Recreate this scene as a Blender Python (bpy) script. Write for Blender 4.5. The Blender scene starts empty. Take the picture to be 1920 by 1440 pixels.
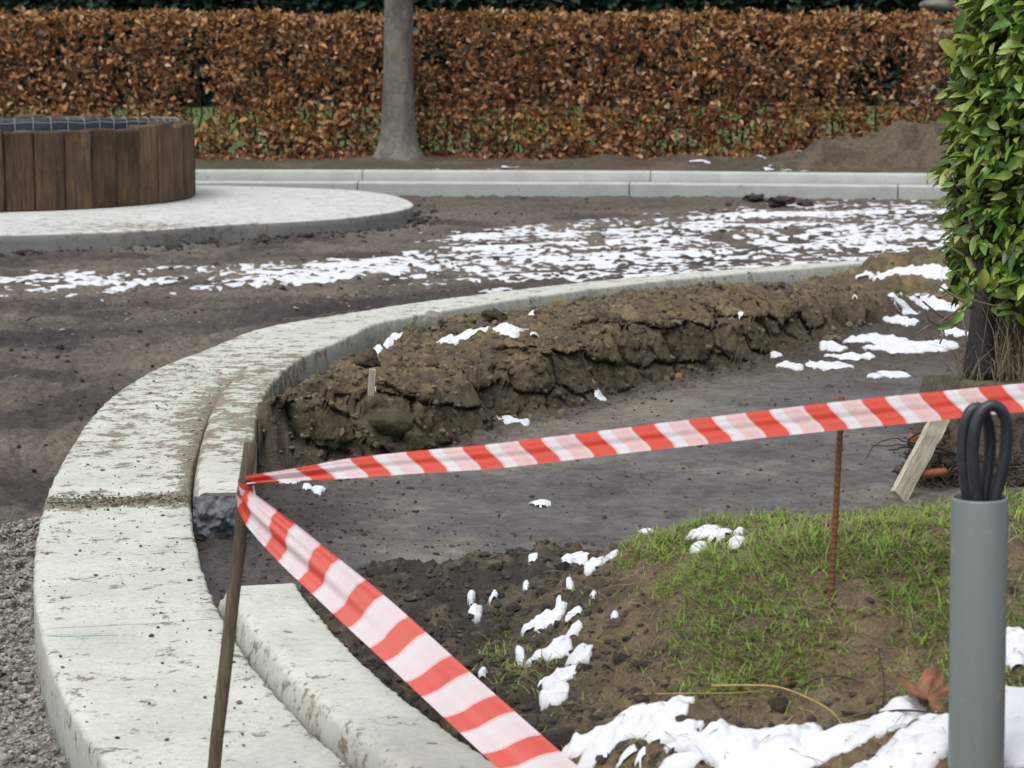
import bpy, math, random
import numpy as np
from mathutils import Vector, Matrix

random.seed(7)
RNG = np.random.default_rng(11)
sc = bpy.context.scene
COL = sc.collection

# ------------------------------------------------------------------ camera
F_PX, CX, CY, W_PX = 4500.0, 960.0, 720.0, 1920.0
CAM_Z = 1.57
PITCH = math.atan((CY - 60.0) / F_PX)
cam_d = bpy.data.cameras.new("camera")
cam = bpy.data.objects.new("camera", cam_d)
COL.objects.link(cam)
cam.location = (0, 0, CAM_Z)
cam.rotation_euler = (math.pi / 2 - PITCH, 0, 0)
cam_d.sensor_width = 36.0
cam_d.lens = 36.0 * F_PX / W_PX
cam_d.clip_start = 0.05
cam_d.clip_end = 3000
cam_d.dof.use_dof = True
cam_d.dof.focus_distance = 7.5
cam_d.dof.aperture_fstop = 9.0
sc.camera = cam

# ------------------------------------------------------------------ light
SUN_EL, SUN_AZ = math.radians(62), math.radians(215)   # azimuth measured from +Y, clockwise
world = bpy.data.worlds.new("World")
sc.world = world
world.use_nodes = True
wn = world.node_tree
wn.nodes.clear()
sky = wn.nodes.new("ShaderNodeTexSky")
sky.sky_type = 'NISHITA'
sky.sun_disc = False
sky.sun_elevation = SUN_EL
sky.sun_rotation = SUN_AZ
sky.air_density = 1.0
sky.dust_density = 4.0
sky.ozone_density = 1.0
hs = wn.nodes.new("ShaderNodeHueSaturation")
hs.inputs['Saturation'].default_value = 0.32
bg = wn.nodes.new("ShaderNodeBackground")
bg.inputs['Strength'].default_value = 0.15
wo = wn.nodes.new("ShaderNodeOutputWorld")
wn.links.new(sky.outputs[0], hs.inputs['Color'])
wn.links.new(hs.outputs[0], bg.inputs['Color'])
wn.links.new(bg.outputs[0], wo.inputs['Surface'])
sun_d = bpy.data.lights.new("sun", 'SUN')
sun_d.energy = 1.0
sun_d.angle = math.radians(50)
sun_d.color = (1.0, 0.97, 0.93)
sun = bpy.data.objects.new("sun", sun_d)
COL.objects.link(sun)
sd = Vector((math.sin(SUN_AZ) * math.cos(SUN_EL), math.cos(SUN_AZ) * math.cos(SUN_EL), math.sin(SUN_EL)))
sun.rotation_euler = (-sd).to_track_quat('-Z', 'Y').to_euler()
sun.location = sd * 60
sc.view_settings.view_transform = 'Standard'
sc.view_settings.look = 'None'
sc.view_settings.gamma = 1.0
sc.view_settings.exposure = 0.35
sc.view_settings.use_curve_mapping = False

# ------------------------------------------------------------------ pixel helpers
CP, SP = math.cos(PITCH), math.sin(PITCH)


def ray(px, py):
    u, v = (px - CX) / F_PX, (CY - py) / F_PX
    return np.array([u, CP + v * SP, -SP + v * CP])


def at_z(px, py, z):
    r = ray(px, py)
    k = (z - CAM_Z) / r[2]
    return np.array([r[0] * k, r[1] * k, z])


def at_y(px, py, Y):
    r = ray(px, py)
    k = Y / r[1]
    return np.array([r[0] * k, Y, CAM_Z + r[2] * k])


# ------------------------------------------------------------------ noise
_P = np.random.default_rng(3).permutation(256)
_P = np.concatenate([_P, _P, _P])
_G = np.random.default_rng(5).normal(size=(256, 3))
_G /= np.linalg.norm(_G, axis=1)[:, None]


def pnoise(x, y, z=0.0):
    x = np.asarray(x, float)
    y = np.asarray(y, float)
    z = np.zeros_like(x) + z
    xi, yi, zi = np.floor(x).astype(int), np.floor(y).astype(int), np.floor(z).astype(int)
    xf, yf, zf = x - xi, y - yi, z - zi
    xi &= 255
    yi &= 255
    zi &= 255
    fu = xf * xf * xf * (xf * (xf * 6 - 15) + 10)
    fv = yf * yf * yf * (yf * (yf * 6 - 15) + 10)
    fw = zf * zf * zf * (zf * (zf * 6 - 15) + 10)

    def g(dx, dy, dz):
        h = _P[_P[_P[xi + dx] + yi + dy] + zi + dz]
        gr = _G[h]
        return gr[..., 0] * (xf - dx) + gr[..., 1] * (yf - dy) + gr[..., 2] * (zf - dz)
    def l(a, b, t):
        return a + (b - a) * t
    a = l(l(g(0, 0, 0), g(1, 0, 0), fu), l(g(0, 1, 0), g(1, 1, 0), fu), fv)
    b = l(l(g(0, 0, 1), g(1, 0, 1), fu), l(g(0, 1, 1), g(1, 1, 1), fu), fv)
    return l(a, b, fw) * 1.5


def fbm(x, y, f, octv=4, z=0.3, gain=0.5):
    o, a = 0.0, 1.0
    for i in range(octv):
        o = o + a * pnoise(x * f + i * 17.3, y * f - i * 9.1, z + i * 3.7)
        f *= 2.03
        a *= gain
    return o


def ridged(x, y, f, octv=3, z=0.3):
    o, a = 0.0, 1.0
    for i in range(octv):
        o = o + a * (1 - 2.2 * np.abs(pnoise(x * f + i * 11.3, y * f - i * 5.1, z + i * 2.7)))
        f *= 2.1
        a *= 0.5
    return o


def sstep(a, b, x):
    t = np.clip((x - a) / (b - a), 0, 1)
    return t * t * (3 - 2 * t)


def mix3(a, b, t):
    return a + (np.asarray(b) - a) * np.asarray(t)[..., None]


# ------------------------------------------------------------------ mesh helpers
def mesh_np(name, V, F, mat, parent=None, col=None, smooth=True, uv=None):
    V = np.ascontiguousarray(V, dtype=np.float32)
    F = np.ascontiguousarray(F, dtype=np.int32)
    me = bpy.data.meshes.new(name)
    me.vertices.add(len(V))
    me.vertices.foreach_set('co', V.ravel())
    me.loops.add(F.size)
    me.loops.foreach_set('vertex_index', F.ravel())
    me.polygons.add(len(F))
    me.polygons.foreach_set('loop_start', np.arange(0, F.size, F.shape[1], dtype=np.int32))
    me.update(calc_edges=True)
    me.polygons.foreach_set('use_smooth', np.full(len(F), smooth, dtype=bool))
    if col is not None:
        c = np.ones((len(V), 4), dtype=np.float32)
        col = np.asarray(col)
        c[:, :col.shape[1]] = col
        at = me.color_attributes.new('Col', 'FLOAT_COLOR', 'POINT')
        at.data.foreach_set('color', c.ravel())
    if uv is not None:
        ul = me.uv_layers.new(name='UVMap')
        ul.data.foreach_set('uv', np.ascontiguousarray(np.asarray(uv, dtype=np.float32)[F.ravel()]).ravel())
    me.validate()
    return link(name, me, mat, parent)


def link(name, me, mat=None, parent=None):
    ob = bpy.data.objects.new(name, me)
    COL.objects.link(ob)
    if mat is not None and len(me.materials) == 0:
        me.materials.append(mat)
    if parent is not None:
        ob.parent = parent
    return ob


def thing(name, label, cat, loc=(0, 0, 0), group=None, rotz=0.0):
    o = bpy.data.objects.new(name, None)
    COL.objects.link(o)
    o.empty_display_size = 0.1
    o.location = [float(c) for c in loc]
    o.rotation_euler = (0, 0, rotz)
    return tag(o, label, cat, group)


def tag(o, label, cat, group=None):
    o['label'] = label
    o['category'] = cat
    if group:
        o['group'] = group
    return o


def structure(o):
    o['kind'] = 'structure'
    return o


def stuff(o, label=None, cat=None):
    o['kind'] = 'stuff'
    if label:
        o['label'] = label
        o['category'] = cat
    return o


def grid_faces(nr, nc, keep=None, wrap=False):
    i = np.arange(nr - 1)[:, None]
    j = np.arange(nc if wrap else nc - 1)[None, :]
    j2 = (j + 1) % nc
    a = i * nc + j
    b = i * nc + j2
    F = np.stack([a, b, b + nc, a + nc], -1).reshape(-1, 4)
    if keep is not None:
        kf = keep.ravel()[F].all(axis=1)
        F = F[kf]
    return F


def compact(V, F, *arrs):
    used = np.zeros(len(V), bool)
    used[F.ravel()] = True
    m = np.cumsum(used) - 1
    return (V[used], m[F]) + tuple(a[used] for a in arrs)


def tube_np(pts, rad, seg=8, caps=True):
    P = np.asarray(pts, float)
    n = len(P)
    R = np.broadcast_to(np.asarray(rad, float), (n,))
    T = np.gradient(P, axis=0)
    T /= np.linalg.norm(T, axis=1)[:, None] + 1e-9
    up = np.array([0, 0, 1.0]) if abs(T[0, 2]) < 0.9 else np.array([1.0, 0, 0])
    nv = np.cross(T[0], up)
    nv /= np.linalg.norm(nv)
    V = []
    a = np.linspace(0, 2 * np.pi, seg, endpoint=False)
    for i in range(n):
        nv = nv - T[i] * np.dot(nv, T[i])
        nv /= np.linalg.norm(nv) + 1e-9
        bv = np.cross(T[i], nv)
        V.append(P[i] + R[i] * (np.cos(a)[:, None] * nv + np.sin(a)[:, None] * bv))
    V = np.concatenate(V)
    F = grid_faces(n, seg, wrap=True)
    if caps:
        c0, c1 = len(V), len(V) + 1
        V = np.concatenate([V, P[:1], P[-1:]])
        s = np.arange(seg)
        s2 = (s + 1) % seg
        f0 = np.stack([s2, s, np.full(seg, c0), np.full(seg, c0)], -1)
        b = (n - 1) * seg
        f1 = np.stack([b + s, b + s2, np.full(seg, c1), np.full(seg, c1)], -1)
        tri0 = f0[:, :3]
        tri1 = f1[:, :3]
        Q = np.concatenate([F[:, [0, 1, 2]], F[:, [0, 2, 3]], tri0, tri1])
        return V, Q
    return V, np.concatenate([F[:, [0, 1, 2]], F[:, [0, 2, 3]]])


def join_np(parts):
    Vs, Fs, Cs, off = [], [], [], 0
    for p in parts:
        Vs.append(p[0])
        Fs.append(p[1] + off)
        if len(p) > 2:
            Cs.append(p[2])
        off += len(p[0])
    r = [np.concatenate(Vs), np.concatenate(Fs)]
    if Cs:
        r.append(np.concatenate(Cs))
    return r


def box_np(sx, sy, sz, bev=0.0, jit=0.0, rng=None, div=1):
    """bevelled box, base on z=0, centred in x,y: three rings of eight corners"""
    hx, hy = sx / 2, sy / 2
    b = min(bev, hx * 0.9, hy * 0.9)
    ring = np.array([[-hx + b, -hy], [hx - b, -hy], [hx, -hy + b], [hx, hy - b],
                     [hx - b, hy], [-hx + b, hy], [-hx, hy - b], [-hx, -hy + b]])
    zs = [0, b] + [b + (sz - 2 * b) * k / div for k in range(1, div)] + [sz - b, sz]
    V = []
    for k, z in enumerate(zs):
        r = ring.copy()
        if k == 0 or k == len(zs) - 1:
            r[:, 0] *= (hx - b) / hx
            r[:, 1] *= (hy - b) / hy
        V.append(np.column_stack([r, np.full(8, z)]))
    V = np.concatenate(V)
    n = len(zs)
    if jit and rng is not None:
        V += rng.normal(0, jit, V.shape)
    F = grid_faces(n, 8, wrap=True)
    T = [F[:, [0, 1, 2]], F[:, [0, 2, 3]]]
    for k in range(1, 7):
        T.append(np.array([[0, k + 1, k]]))
        o = (n - 1) * 8
        T.append(np.array([[o, o + k, o + k + 1]]))
    return V, np.concatenate(T)


def rotz_m(a):
    return np.array([[math.cos(a), -math.sin(a), 0], [math.sin(a), math.cos(a), 0], [0, 0, 1]])


def frames(d, n):
    """rotation matrices with columns x = side, y = direction d, z = normal n"""
    d = d / (np.linalg.norm(d, axis=1)[:, None] + 1e-9)
    s = np.cross(d, n)
    s /= np.linalg.norm(s, axis=1)[:, None] + 1e-9
    nn = np.cross(s, d)
    return np.stack([s, d, nn], axis=2)


def instance_np(TV, TF, pos, R, scale, col=None):
    m, n = len(pos), len(TV)
    sc_ = np.asarray(scale)
    if sc_.ndim == 1:
        sc_ = sc_[:, None]
    SV = TV[None, :, :] * sc_[:, None, :]
    V = np.einsum('mij,mnj->mni', R, SV) + pos[:, None, :]
    F = TF[None, :, :] + (np.arange(m) * n)[:, None, None]
    out = [V.reshape(-1, 3), F.reshape(-1, TF.shape[1])]
    if col is not None:
        out.append(np.repeat(col, n, axis=0))
    return out


def rand_dir(n, rng):
    v = rng.normal(size=(n, 3))
    return v / np.linalg.norm(v, axis=1)[:, None]


def ico(sub=0):
    t = (1 + 5 ** 0.5) / 2
    V = np.array([[-1, t, 0], [1, t, 0], [-1, -t, 0], [1, -t, 0], [0, -1, t], [0, 1, t],
                  [0, -1, -t], [0, 1, -t], [t, 0, -1], [t, 0, 1], [-t, 0, -1], [-t, 0, 1]], float)
    V /= np.linalg.norm(V, axis=1)[:, None]
    F = np.array([[0, 11, 5], [0, 5, 1], [0, 1, 7], [0, 7, 10], [0, 10, 11], [1, 5, 9], [5, 11, 4],
                  [11, 10, 2], [10, 7, 6], [7, 1, 8], [3, 9, 4], [3, 4, 2], [3, 2, 6], [3, 6, 8],
                  [3, 8, 9], [4, 9, 5], [2, 4, 11], [6, 2, 10], [8, 6, 7], [9, 8, 1]])
    for _ in range(sub):
        cache, NF, VL = {}, [], list(V)
        def mid(a, b):
            k = (min(a, b), max(a, b))
            if k not in cache:
                p = (VL[a] + VL[b]) / 2
                VL.append(p / np.linalg.norm(p))
                cache[k] = len(VL) - 1
            return cache[k]
        for a, b, c in F:
            x, y, z = mid(a, b), mid(b, c), mid(c, a)
            NF += [[a, x, z], [b, y, x], [c, z, y], [x, y, z]]
        V, F = np.array(VL), np.array(NF)
    return V, F


def rock_np(seed, sub=3, size=(1, 1, 1), rough=0.35, f=1.2, cut=5):
    V, F = ico(sub)
    rg = np.random.default_rng(seed)
    d = 1 + rough * (pnoise(V[:, 0] * f + seed, V[:, 1] * f, V[:, 2] * f) + 0.4 * pnoise(V[:, 0] * f * 3 + seed, V[:, 1] * f * 3, V[:, 2] * f * 3)
                     + 0.25 * pnoise(V[:, 0] * f * 8 + seed, V[:, 1] * f * 8, V[:, 2] * f * 8))
    V = V * d[:, None]
    for _ in range(cut):
        n = rand_dir(1, rg)[0]
        lim = rg.uniform(0.6, 0.85)
        e = V @ n - lim
        V = V - np.where(e > 0, e, 0)[:, None] * n * 0.9
    return V * np.asarray(size), F


# ------------------------------------------------------------------ materials
def new_mat(name):
    m = bpy.data.materials.new(name)
    m.use_nodes = True
    nt = m.node_tree
    b = nt.nodes.get('Principled BSDF')
    return m, nt, b


def nd(nt, typ, **kw):
    n = nt.nodes.new(typ)
    for k, v in kw.items():
        if k.startswith('_'):
            setattr(n, k[1:], v)
        else:
            n.inputs[k.replace('_', ' ')].default_value = v
    return n


def coords(nt, kind='Position'):
    if kind == 'Position':
        return nt.nodes.new('ShaderNodeNewGeometry').outputs['Position']
    return nt.nodes.new('ShaderNodeTexCoord').outputs[kind]


def noise(nt, vec, scale, detail=6.0, rough=0.55, stretch=None, dist=0.0):
    if stretch:
        mp = nt.nodes.new('ShaderNodeMapping')
        mp.inputs['Scale'].default_value = stretch
        nt.links.new(vec, mp.inputs['Vector'])
        vec = mp.outputs[0]
    n = nt.nodes.new('ShaderNodeTexNoise')
    n.inputs['Scale'].default_value = scale
    n.inputs['Detail'].default_value = detail
    n.inputs['Roughness'].default_value = rough
    n.inputs['Distortion'].default_value = dist
    nt.links.new(vec, n.inputs['Vector'])
    return n.outputs['Fac']


def remap(nt, val, a, b, c=0.0, d=1.0, smooth=False):
    n = nt.nodes.new('ShaderNodeMapRange')
    n.clamp = True
    if smooth:
        n.interpolation_type = 'SMOOTHSTEP'
    n.inputs[1].default_value = a
    n.inputs[2].default_value = b
    n.inputs[3].default_value = c
    n.inputs[4].default_value = d
    nt.links.new(val, n.inputs[0])
    return n.outputs[0]


def mixc(nt, fac, a, b, mode='MIX'):
    n = nt.nodes.new('ShaderNodeMix')
    n.data_type = 'RGBA'
    n.blend_type = mode
    n.clamp_factor = True
    for sock, v in ((0, fac), (6, a), (7, b)):
        if isinstance(v, (int, float)):
            n.inputs[sock].default_value = v
        elif isinstance(v, tuple):
            n.inputs[sock].default_value = (*v[:3], 1)
        else:
            nt.links.new(v, n.inputs[sock])
    return n.outputs[2]


def mathn(nt, op, a, b=None, clamp=False):
    n = nt.nodes.new('ShaderNodeMath')
    n.operation = op
    n.use_clamp = clamp
    for i, v in enumerate((a, b)):
        if v is None:
            continue
        if isinstance(v, (int, float)):
            n.inputs[i].default_value = v
        else:
            nt.links.new(v, n.inputs[i])
    return n.outputs[0]


def grey(nt, val):
    n = nt.nodes.new('ShaderNodeCombineColor')
    for i in range(3):
        nt.links.new(val, n.inputs[i])
    return n.outputs[0]


def bump(nt, bsdf, val, strength, dist, prev=None):
    n = nt.nodes.new('ShaderNodeBump')
    n.inputs['Strength'].default_value = strength
    n.inputs['Distance'].default_value = dist
    nt.links.new(val, n.inputs['Height'])
    if prev is not None:
        nt.links.new(prev, n.inputs['Normal'])
    nt.links.new(n.outputs[0], bsdf.inputs['Normal'])
    return n.outputs[0]


def attr(nt, name='Col'):
    n = nt.nodes.new('ShaderNodeAttribute')
    n.attribute_name = name
    return n


def mat_soil():
    m, nt, b = new_mat('soil')
    p = coords(nt)
    a = attr(nt)
    n1 = noise(nt, p, 22, 8, 0.65)
    n2 = noise(nt, p, 140, 4, 0.6)
    v = mathn(nt, 'MULTIPLY', remap(nt, n1, 0.3, 0.72, 0.55, 1.45), remap(nt, n2, 0.3, 0.7, 0.65, 1.35))
    c = mixc(nt, 1.0, a.outputs['Color'], grey(nt, v), 'MULTIPLY')
    nt.links.new(c, b.inputs['Base Color'])
    wet = noise(nt, p, 5, 5, 0.6)
    w = mathn(nt, 'MULTIPLY', a.outputs['Alpha'], remap(nt, wet, 0.35, 0.62, 0.35, 1.0))
    r = remap(nt, w, 0.0, 1.0, 0.92, 0.24)
    nt.links.new(r, b.inputs['Roughness'])
    b.inputs['Specular IOR Level'].default_value = 0.35
    h = mathn(nt, 'ADD', noise(nt, p, 38, 7, 0.75), mathn(nt, 'MULTIPLY', noise(nt, p, 200, 3, 0.6), 0.35))
    h = mathn(nt, 'MULTIPLY', h, remap(nt, w, 0.25, 1.0, 1.0, 0.22))
    b.inputs['Specular IOR Level'].default_value = 0.5
    bump(nt, b, h, 1.0, 0.022)
    return m


def mat_concrete(name, base=(0.53, 0.545, 0.49), stain=(0.15, 0.125, 0.085)):
    """Col.r = mud cover 0..1, Col.g = darkening of upright faces: painted-in shade plus damp tone"""
    m, nt, b = new_mat(name)
    p = coords(nt)
    a = attr(nt)
    sep = nt.nodes.new('ShaderNodeSeparateColor')
    nt.links.new(a.outputs['Color'], sep.inputs[0])
    n1 = noise(nt, p, 3.5, 6, 0.6)
    n2 = noise(nt, p, 45, 6, 0.7)
    c = mixc(nt, remap(nt, n1, 0.3, 0.7), tuple(x * 0.86 for x in base), tuple(x * 1.08 for x in base))
    c = mixc(nt, 1.0, c, grey(nt, remap(nt, n2, 0.3, 0.7, 0.86, 1.1)), 'MULTIPLY')
    pore = remap(nt, noise(nt, p, 190, 2, 0.5), 0.66, 0.74)
    c = mixc(nt, mathn(nt, 'MULTIPLY', pore, 0.5), c, (0.22, 0.20, 0.16))
    c = mixc(nt, sep.outputs[1], c, tuple(x * 0.30 for x in base))  # upright faces coloured darker: their shade painted in, with some damp tone
    st = mathn(nt, 'ADD', noise(nt, p, 10, 9, 0.72, dist=0.3), mathn(nt, 'MULTIPLY', noise(nt, p, 38, 5, 0.7), 0.45))
    thr = remap(nt, sep.outputs[0], 0.0, 1.0, 1.04, 0.52)
    mk = mathn(nt, 'SUBTRACT', st, thr)
    mk2 = remap(nt, mk, 0.0, 0.06)
    sc_ = mixc(nt, remap(nt, n2, 0.35, 0.65), tuple(x * 0.7 for x in stain), tuple(x * 1.35 for x in stain))
    c = mixc(nt, mathn(nt, 'MULTIPLY', mk2, 0.88), c, sc_)
    spk = remap(nt, mathn(nt, 'ADD', noise(nt, p, 55, 4, 0.6), mathn(nt, 'MULTIPLY', noise(nt, p, 4, 3, 0.6), 0.35)), 0.80, 0.85)
    c = mixc(nt, mathn(nt, 'MULTIPLY', mathn(nt, 'MULTIPLY', spk, sep.outputs[0]), 1.0), c, tuple(x * 1.15 for x in stain))
    film = remap(nt, noise(nt, p, 5, 6, 0.6), 0.48, 0.72)
    c = mixc(nt, mathn(nt, 'MULTIPLY', mathn(nt, 'MULTIPLY', film, sep.outputs[0]), 0.35), c, (0.35, 0.31, 0.23))
    nt.links.new(c, b.inputs['Base Color'])
    b.inputs['Roughness'].default_value = 0.85
    b.inputs['Specular IOR Level'].default_value = 0.3
    h = mathn(nt, 'ADD', mathn(nt, 'MULTIPLY', noise(nt, p, 120, 6, 0.7), 0.5), mathn(nt, 'MULTIPLY', mk2, 0.8))
    bump(nt, b, h, 0.5, 0.004)
    return m


def mat_snow():
    m, nt, b = new_mat('snow')
    p = coords(nt)
    a = attr(nt)
    c = mixc(nt, 1.0, a.outputs['Color'], grey(nt, remap(nt, noise(nt, p, 35, 6, 0.65), 0.3, 0.7, 0.93, 1.05)), 'MULTIPLY')
    nt.links.new(c, b.inputs['Base Color'])
    b.inputs['Roughness'].default_value = 0.7
    b.inputs['Subsurface Weight'].default_value = 0.25
    b.inputs['Subsurface Radius'].default_value = (0.02, 0.025, 0.03)
    b.inputs['Subsurface Scale'].default_value = 0.4
    bump(nt, b, noise(nt, p, 70, 5, 0.65), 0.5, 0.010)
    return m


def mat_col(name, rough=0.7, spec=0.4, bscale=0, bstr=0.3, bdist=0.002, transl=0.0, var=0.25, vscale=60, kind='Position', coat=0.0):
    m, nt, b = new_mat(name)
    a = attr(nt)
    p = coords(nt, kind)
    n1 = noise(nt, p, vscale, 5, 0.6)
    c = mixc(nt, 1.0, a.outputs['Color'], grey(nt, remap(nt, n1, 0.3, 0.7, 1 - var, 1 + var)), 'MULTIPLY')
    nt.links.new(c, b.inputs['Base Color'])
    b.inputs['Roughness'].default_value = rough
    b.inputs['Specular IOR Level'].default_value = spec
    b.inputs['Coat Weight'].default_value = coat
    b.inputs['Coat Roughness'].default_value = 0.35
    if bscale:
        bump(nt, b, noise(nt, p, bscale, 5, 0.6), bstr, bdist)
    if transl > 0:
        t = nt.nodes.new('ShaderNodeBsdfTranslucent')
        nt.links.new(c, t.inputs['Color'])
        mx = nt.nodes.new('ShaderNodeMixShader')
        mx.inputs[0].default_value = transl
        nt.links.new(b.outputs[0], mx.inputs[1])
        nt.links.new(t.outputs[0], mx.inputs[2])
        nt.links.new(mx.outputs[0], nt.nodes['Material Output'].inputs['Surface'])
    return m


def mat_wood(name, dark, light, stretch=(14, 14, 1.2), rough=0.8, kind='Object', fleck=None):
    m, nt, b = new_mat(name)
    p = coords(nt, kind)
    oi = nt.nodes.new('ShaderNodeObjectInfo')
    va = nt.nodes.new('ShaderNodeVectorMath')
    va.operation = 'ADD'
    cb = nt.nodes.new('ShaderNodeCombineXYZ')
    for i in range(3):
        nt.links.new(mathn(nt, 'MULTIPLY', oi.outputs['Random'], 37.0 + 11 * i), cb.inputs[i])
    nt.links.new(p, va.inputs[0])
    nt.links.new(cb.outputs[0], va.inputs[1])
    p2 = va.outputs[0]
    g = noise(nt, p2, 3.0, 8, 0.65, stretch=stretch)
    big = noise(nt, p2, 2.2, 4, 0.6)
    c = mixc(nt, remap(nt, g, 0.3, 0.7), dark, light)
    c = mixc(nt, 1.0, c, grey(nt, remap(nt, big, 0.3, 0.7, 0.5, 1.5)), 'MULTIPLY')
    c = mixc(nt, 1.0, c, grey(nt, remap(nt, oi.outputs['Random'], 0, 1, 0.5, 1.55)), 'MULTIPLY')
    if fleck:
        fl = remap(nt, noise(nt, p2, 5, 8, 0.75, stretch=(6, 6, 1.5)), 0.62, 0.74)
        c = mixc(nt, mathn(nt, 'MULTIPLY', fl, 0.6), c, fleck)
    nt.links.new(c, b.inputs['Base Color'])
    b.inputs['Roughness'].default_value = rough
    b.inputs['Specular IOR Level'].default_value = 0.3
    bump(nt, b, g, 0.5, 0.006)
    return m


def mat_tape():
    m, nt, b = new_mat('barrier_tape')
    uvn = nt.nodes.new('ShaderNodeUVMap')
    sp = nt.nodes.new('ShaderNodeSeparateXYZ')
    nt.links.new(uvn.outputs[0], sp.inputs[0])
    u, v = sp.outputs[0], sp.outputs[1]
    # S-shaped slanted stripes: phase shifts across the width
    sl = remap(nt, v, 0.0, 1.0, -0.15, 0.15, smooth=True)
    ph = mathn(nt, 'FRACT', mathn(nt, 'ADD', mathn(nt, 'DIVIDE', u, 0.118), sl))
    wob = mathn(nt, 'MULTIPLY', mathn(nt, 'SUBTRACT', noise(nt, uvn.outputs[0], 30, 3, 0.5), 0.5), 0.02)
    ph = mathn(nt, 'ADD', ph, wob)
    def band(a, c, soft=0.014):
        return mathn(nt, 'MULTIPLY', remap(nt, ph, a - soft, a + soft), remap(nt, ph, c - soft, c + soft, 1, 0))
    smear = noise(nt, uvn.outputs[0], 60, 6, 0.7, stretch=(1, 0.12, 1))
    fine = noise(nt, uvn.outputs[0], 400, 2, 0.5)
    red = mixc(nt, remap(nt, smear, 0.35, 0.7), (0.74, 0.045, 0.016), (0.70, 0.085, 0.05))
    white = (0.78, 0.76, 0.78)
    pinkc = mixc(nt, remap(nt, mathn(nt, 'ADD', mathn(nt, 'MULTIPLY', smear, 0.7), mathn(nt, 'MULTIPLY', fine, 0.3)), 0.35, 0.65), (0.80, 0.60, 0.62), (0.76, 0.44, 0.45))
    pk_amt = nt.nodes.new('ShaderNodeAttribute')
    pk_amt.attribute_name = 'Col'
    sc2 = nt.nodes.new('ShaderNodeSeparateColor')
    nt.links.new(pk_amt.outputs['Color'], sc2.inputs[0])
    c = mixc(nt, mathn(nt, 'MULTIPLY', band(0.68, 0.985), sc2.outputs[0]), white, pinkc)
    red = mixc(nt, remap(nt, sc2.outputs[0], 0.45, 0.75, 0.55, 0.0), red, (0.72, 0.15, 0.13))
    c = mixc(nt, remap(nt, sc2.outputs[0], 0.45, 0.75, 0.40, 0.0), c, (0.78, 0.62, 0.66))
    c = mixc(nt, band(0.035, 0.45), c, red)
    # thin translucent overprint lines each side of the red
    c = mixc(nt, mathn(nt, 'MULTIPLY', band(0.468, 0.485, 0.004), 0.55), c, (0.72, 0.2, 0.18))
    c = mixc(nt, mathn(nt, 'MULTIPLY', band(0.0, 0.016, 0.004), 0.55), c, (0.72, 0.2, 0.18))
    edge = mathn(nt, 'MULTIPLY', remap(nt, v, 0.0, 0.04), remap(nt, v, 0.96, 1.0, 1, 0))
    dirt = remap(nt, noise(nt, uvn.outputs[0], 140, 4, 0.7), 0.66, 0.8)
    c = mixc(nt, mathn(nt, 'MULTIPLY', dirt, 0.4), c, (0.35, 0.3, 0.27))
    nt.links.new(c, b.inputs['Base Color'])
    b.inputs['Roughness'].default_value = 0.38
    b.inputs['Specular IOR Level'].default_value = 0.45
    bump(nt, b, noise(nt, uvn.outputs[0], 55, 4, 0.6, stretch=(0.35, 1.4, 1)), 0.25, 0.003)
    t = nt.nodes.new('ShaderNodeBsdfTranslucent')
    nt.links.new(c, t.inputs['Color'])
    mx = nt.nodes.new('ShaderNodeMixShader')
    mx.inputs[0].default_value = 0.38
    nt.links.new(b.outputs[0], mx.inputs[1])
    nt.links.new(t.outputs[0], mx.inputs[2])
    nt.links.new(mx.outputs[0], nt.nodes['Material Output'].inputs['Surface'])
    return m


def mat_plain(name, color, rough=0.5, spec=0.5, metal=0.0, var=0.15, vscale=30, bscale=0, bstr=0.2, bdist=0.002, kind='Position', fleck=None, fthr=(0.62, 0.72), stretch=None):
    m, nt, b = new_mat(name)
    p = coords(nt, kind)
    n = noise(nt, p, vscale, 6, 0.6, stretch=stretch)
    c = mixc(nt, 1.0, tuple(color), grey(nt, remap(nt, n, 0.3, 0.7, 1 - var, 1 + var)), 'MULTIPLY')
    if fleck:
        c = mixc(nt, remap(nt, noise(nt, p, vscale * 2.3, 6, 0.7), *fthr), c, tuple(fleck))
    nt.links.new(c, b.inputs['Base Color'])
    b.inputs['Roughness'].default_value = rough
    b.inputs['Specular IOR Level'].default_value = spec
    b.inputs['Metallic'].default_value = metal
    if bscale:
        bump(nt, b, noise(nt, p, bscale, 6, 0.65), bstr, bdist)
    return m


M_SOIL = mat_soil()
M_CONC = mat_concrete('cast_concrete')
M_CONC_FAR = mat_concrete('pale_concrete', base=(0.56, 0.575, 0.545))
M_CONC_KERB = mat_concrete('grey_concrete', base=(0.44, 0.46, 0.44))
M_SNOW = mat_snow()
M_BEECH = mat_col('beech_leaf', rough=0.6, spec=0.35, transl=0.25, var=0.3, vscale=25)
M_LAUREL = mat_col('laurel_leaf', rough=0.32, spec=0.5, transl=0.18, var=0.22, vscale=45, bscale=70, bstr=0.25, bdist=0.004)
M_GRASS = mat_col('grass_blade', rough=0.55, spec=0.35, transl=0.25, var=0.25, vscale=40)
M_NEEDLE = mat_col('conifer_spray', rough=0.65, spec=0.25, transl=0.1, var=0.3, vscale=3)
M_TWIG = mat_plain('dark_twig', (0.045, 0.033, 0.026), 0.85, 0.3, var=0.3, vscale=60)
M_STRAW = mat_col('dry_straw', rough=0.75, spec=0.3, transl=0.15, var=0.25, vscale=80)
M_SLEEPER = mat_wood('sleeper_wood', (0.028, 0.022, 0.020), (0.120, 0.074, 0.037), fleck=(0.24, 0.21, 0.17))
M_STAKE = mat_wood('weathered_stake', (0.055, 0.045, 0.035), (0.17, 0.135, 0.095), stretch=(60, 60, 5))
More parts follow.
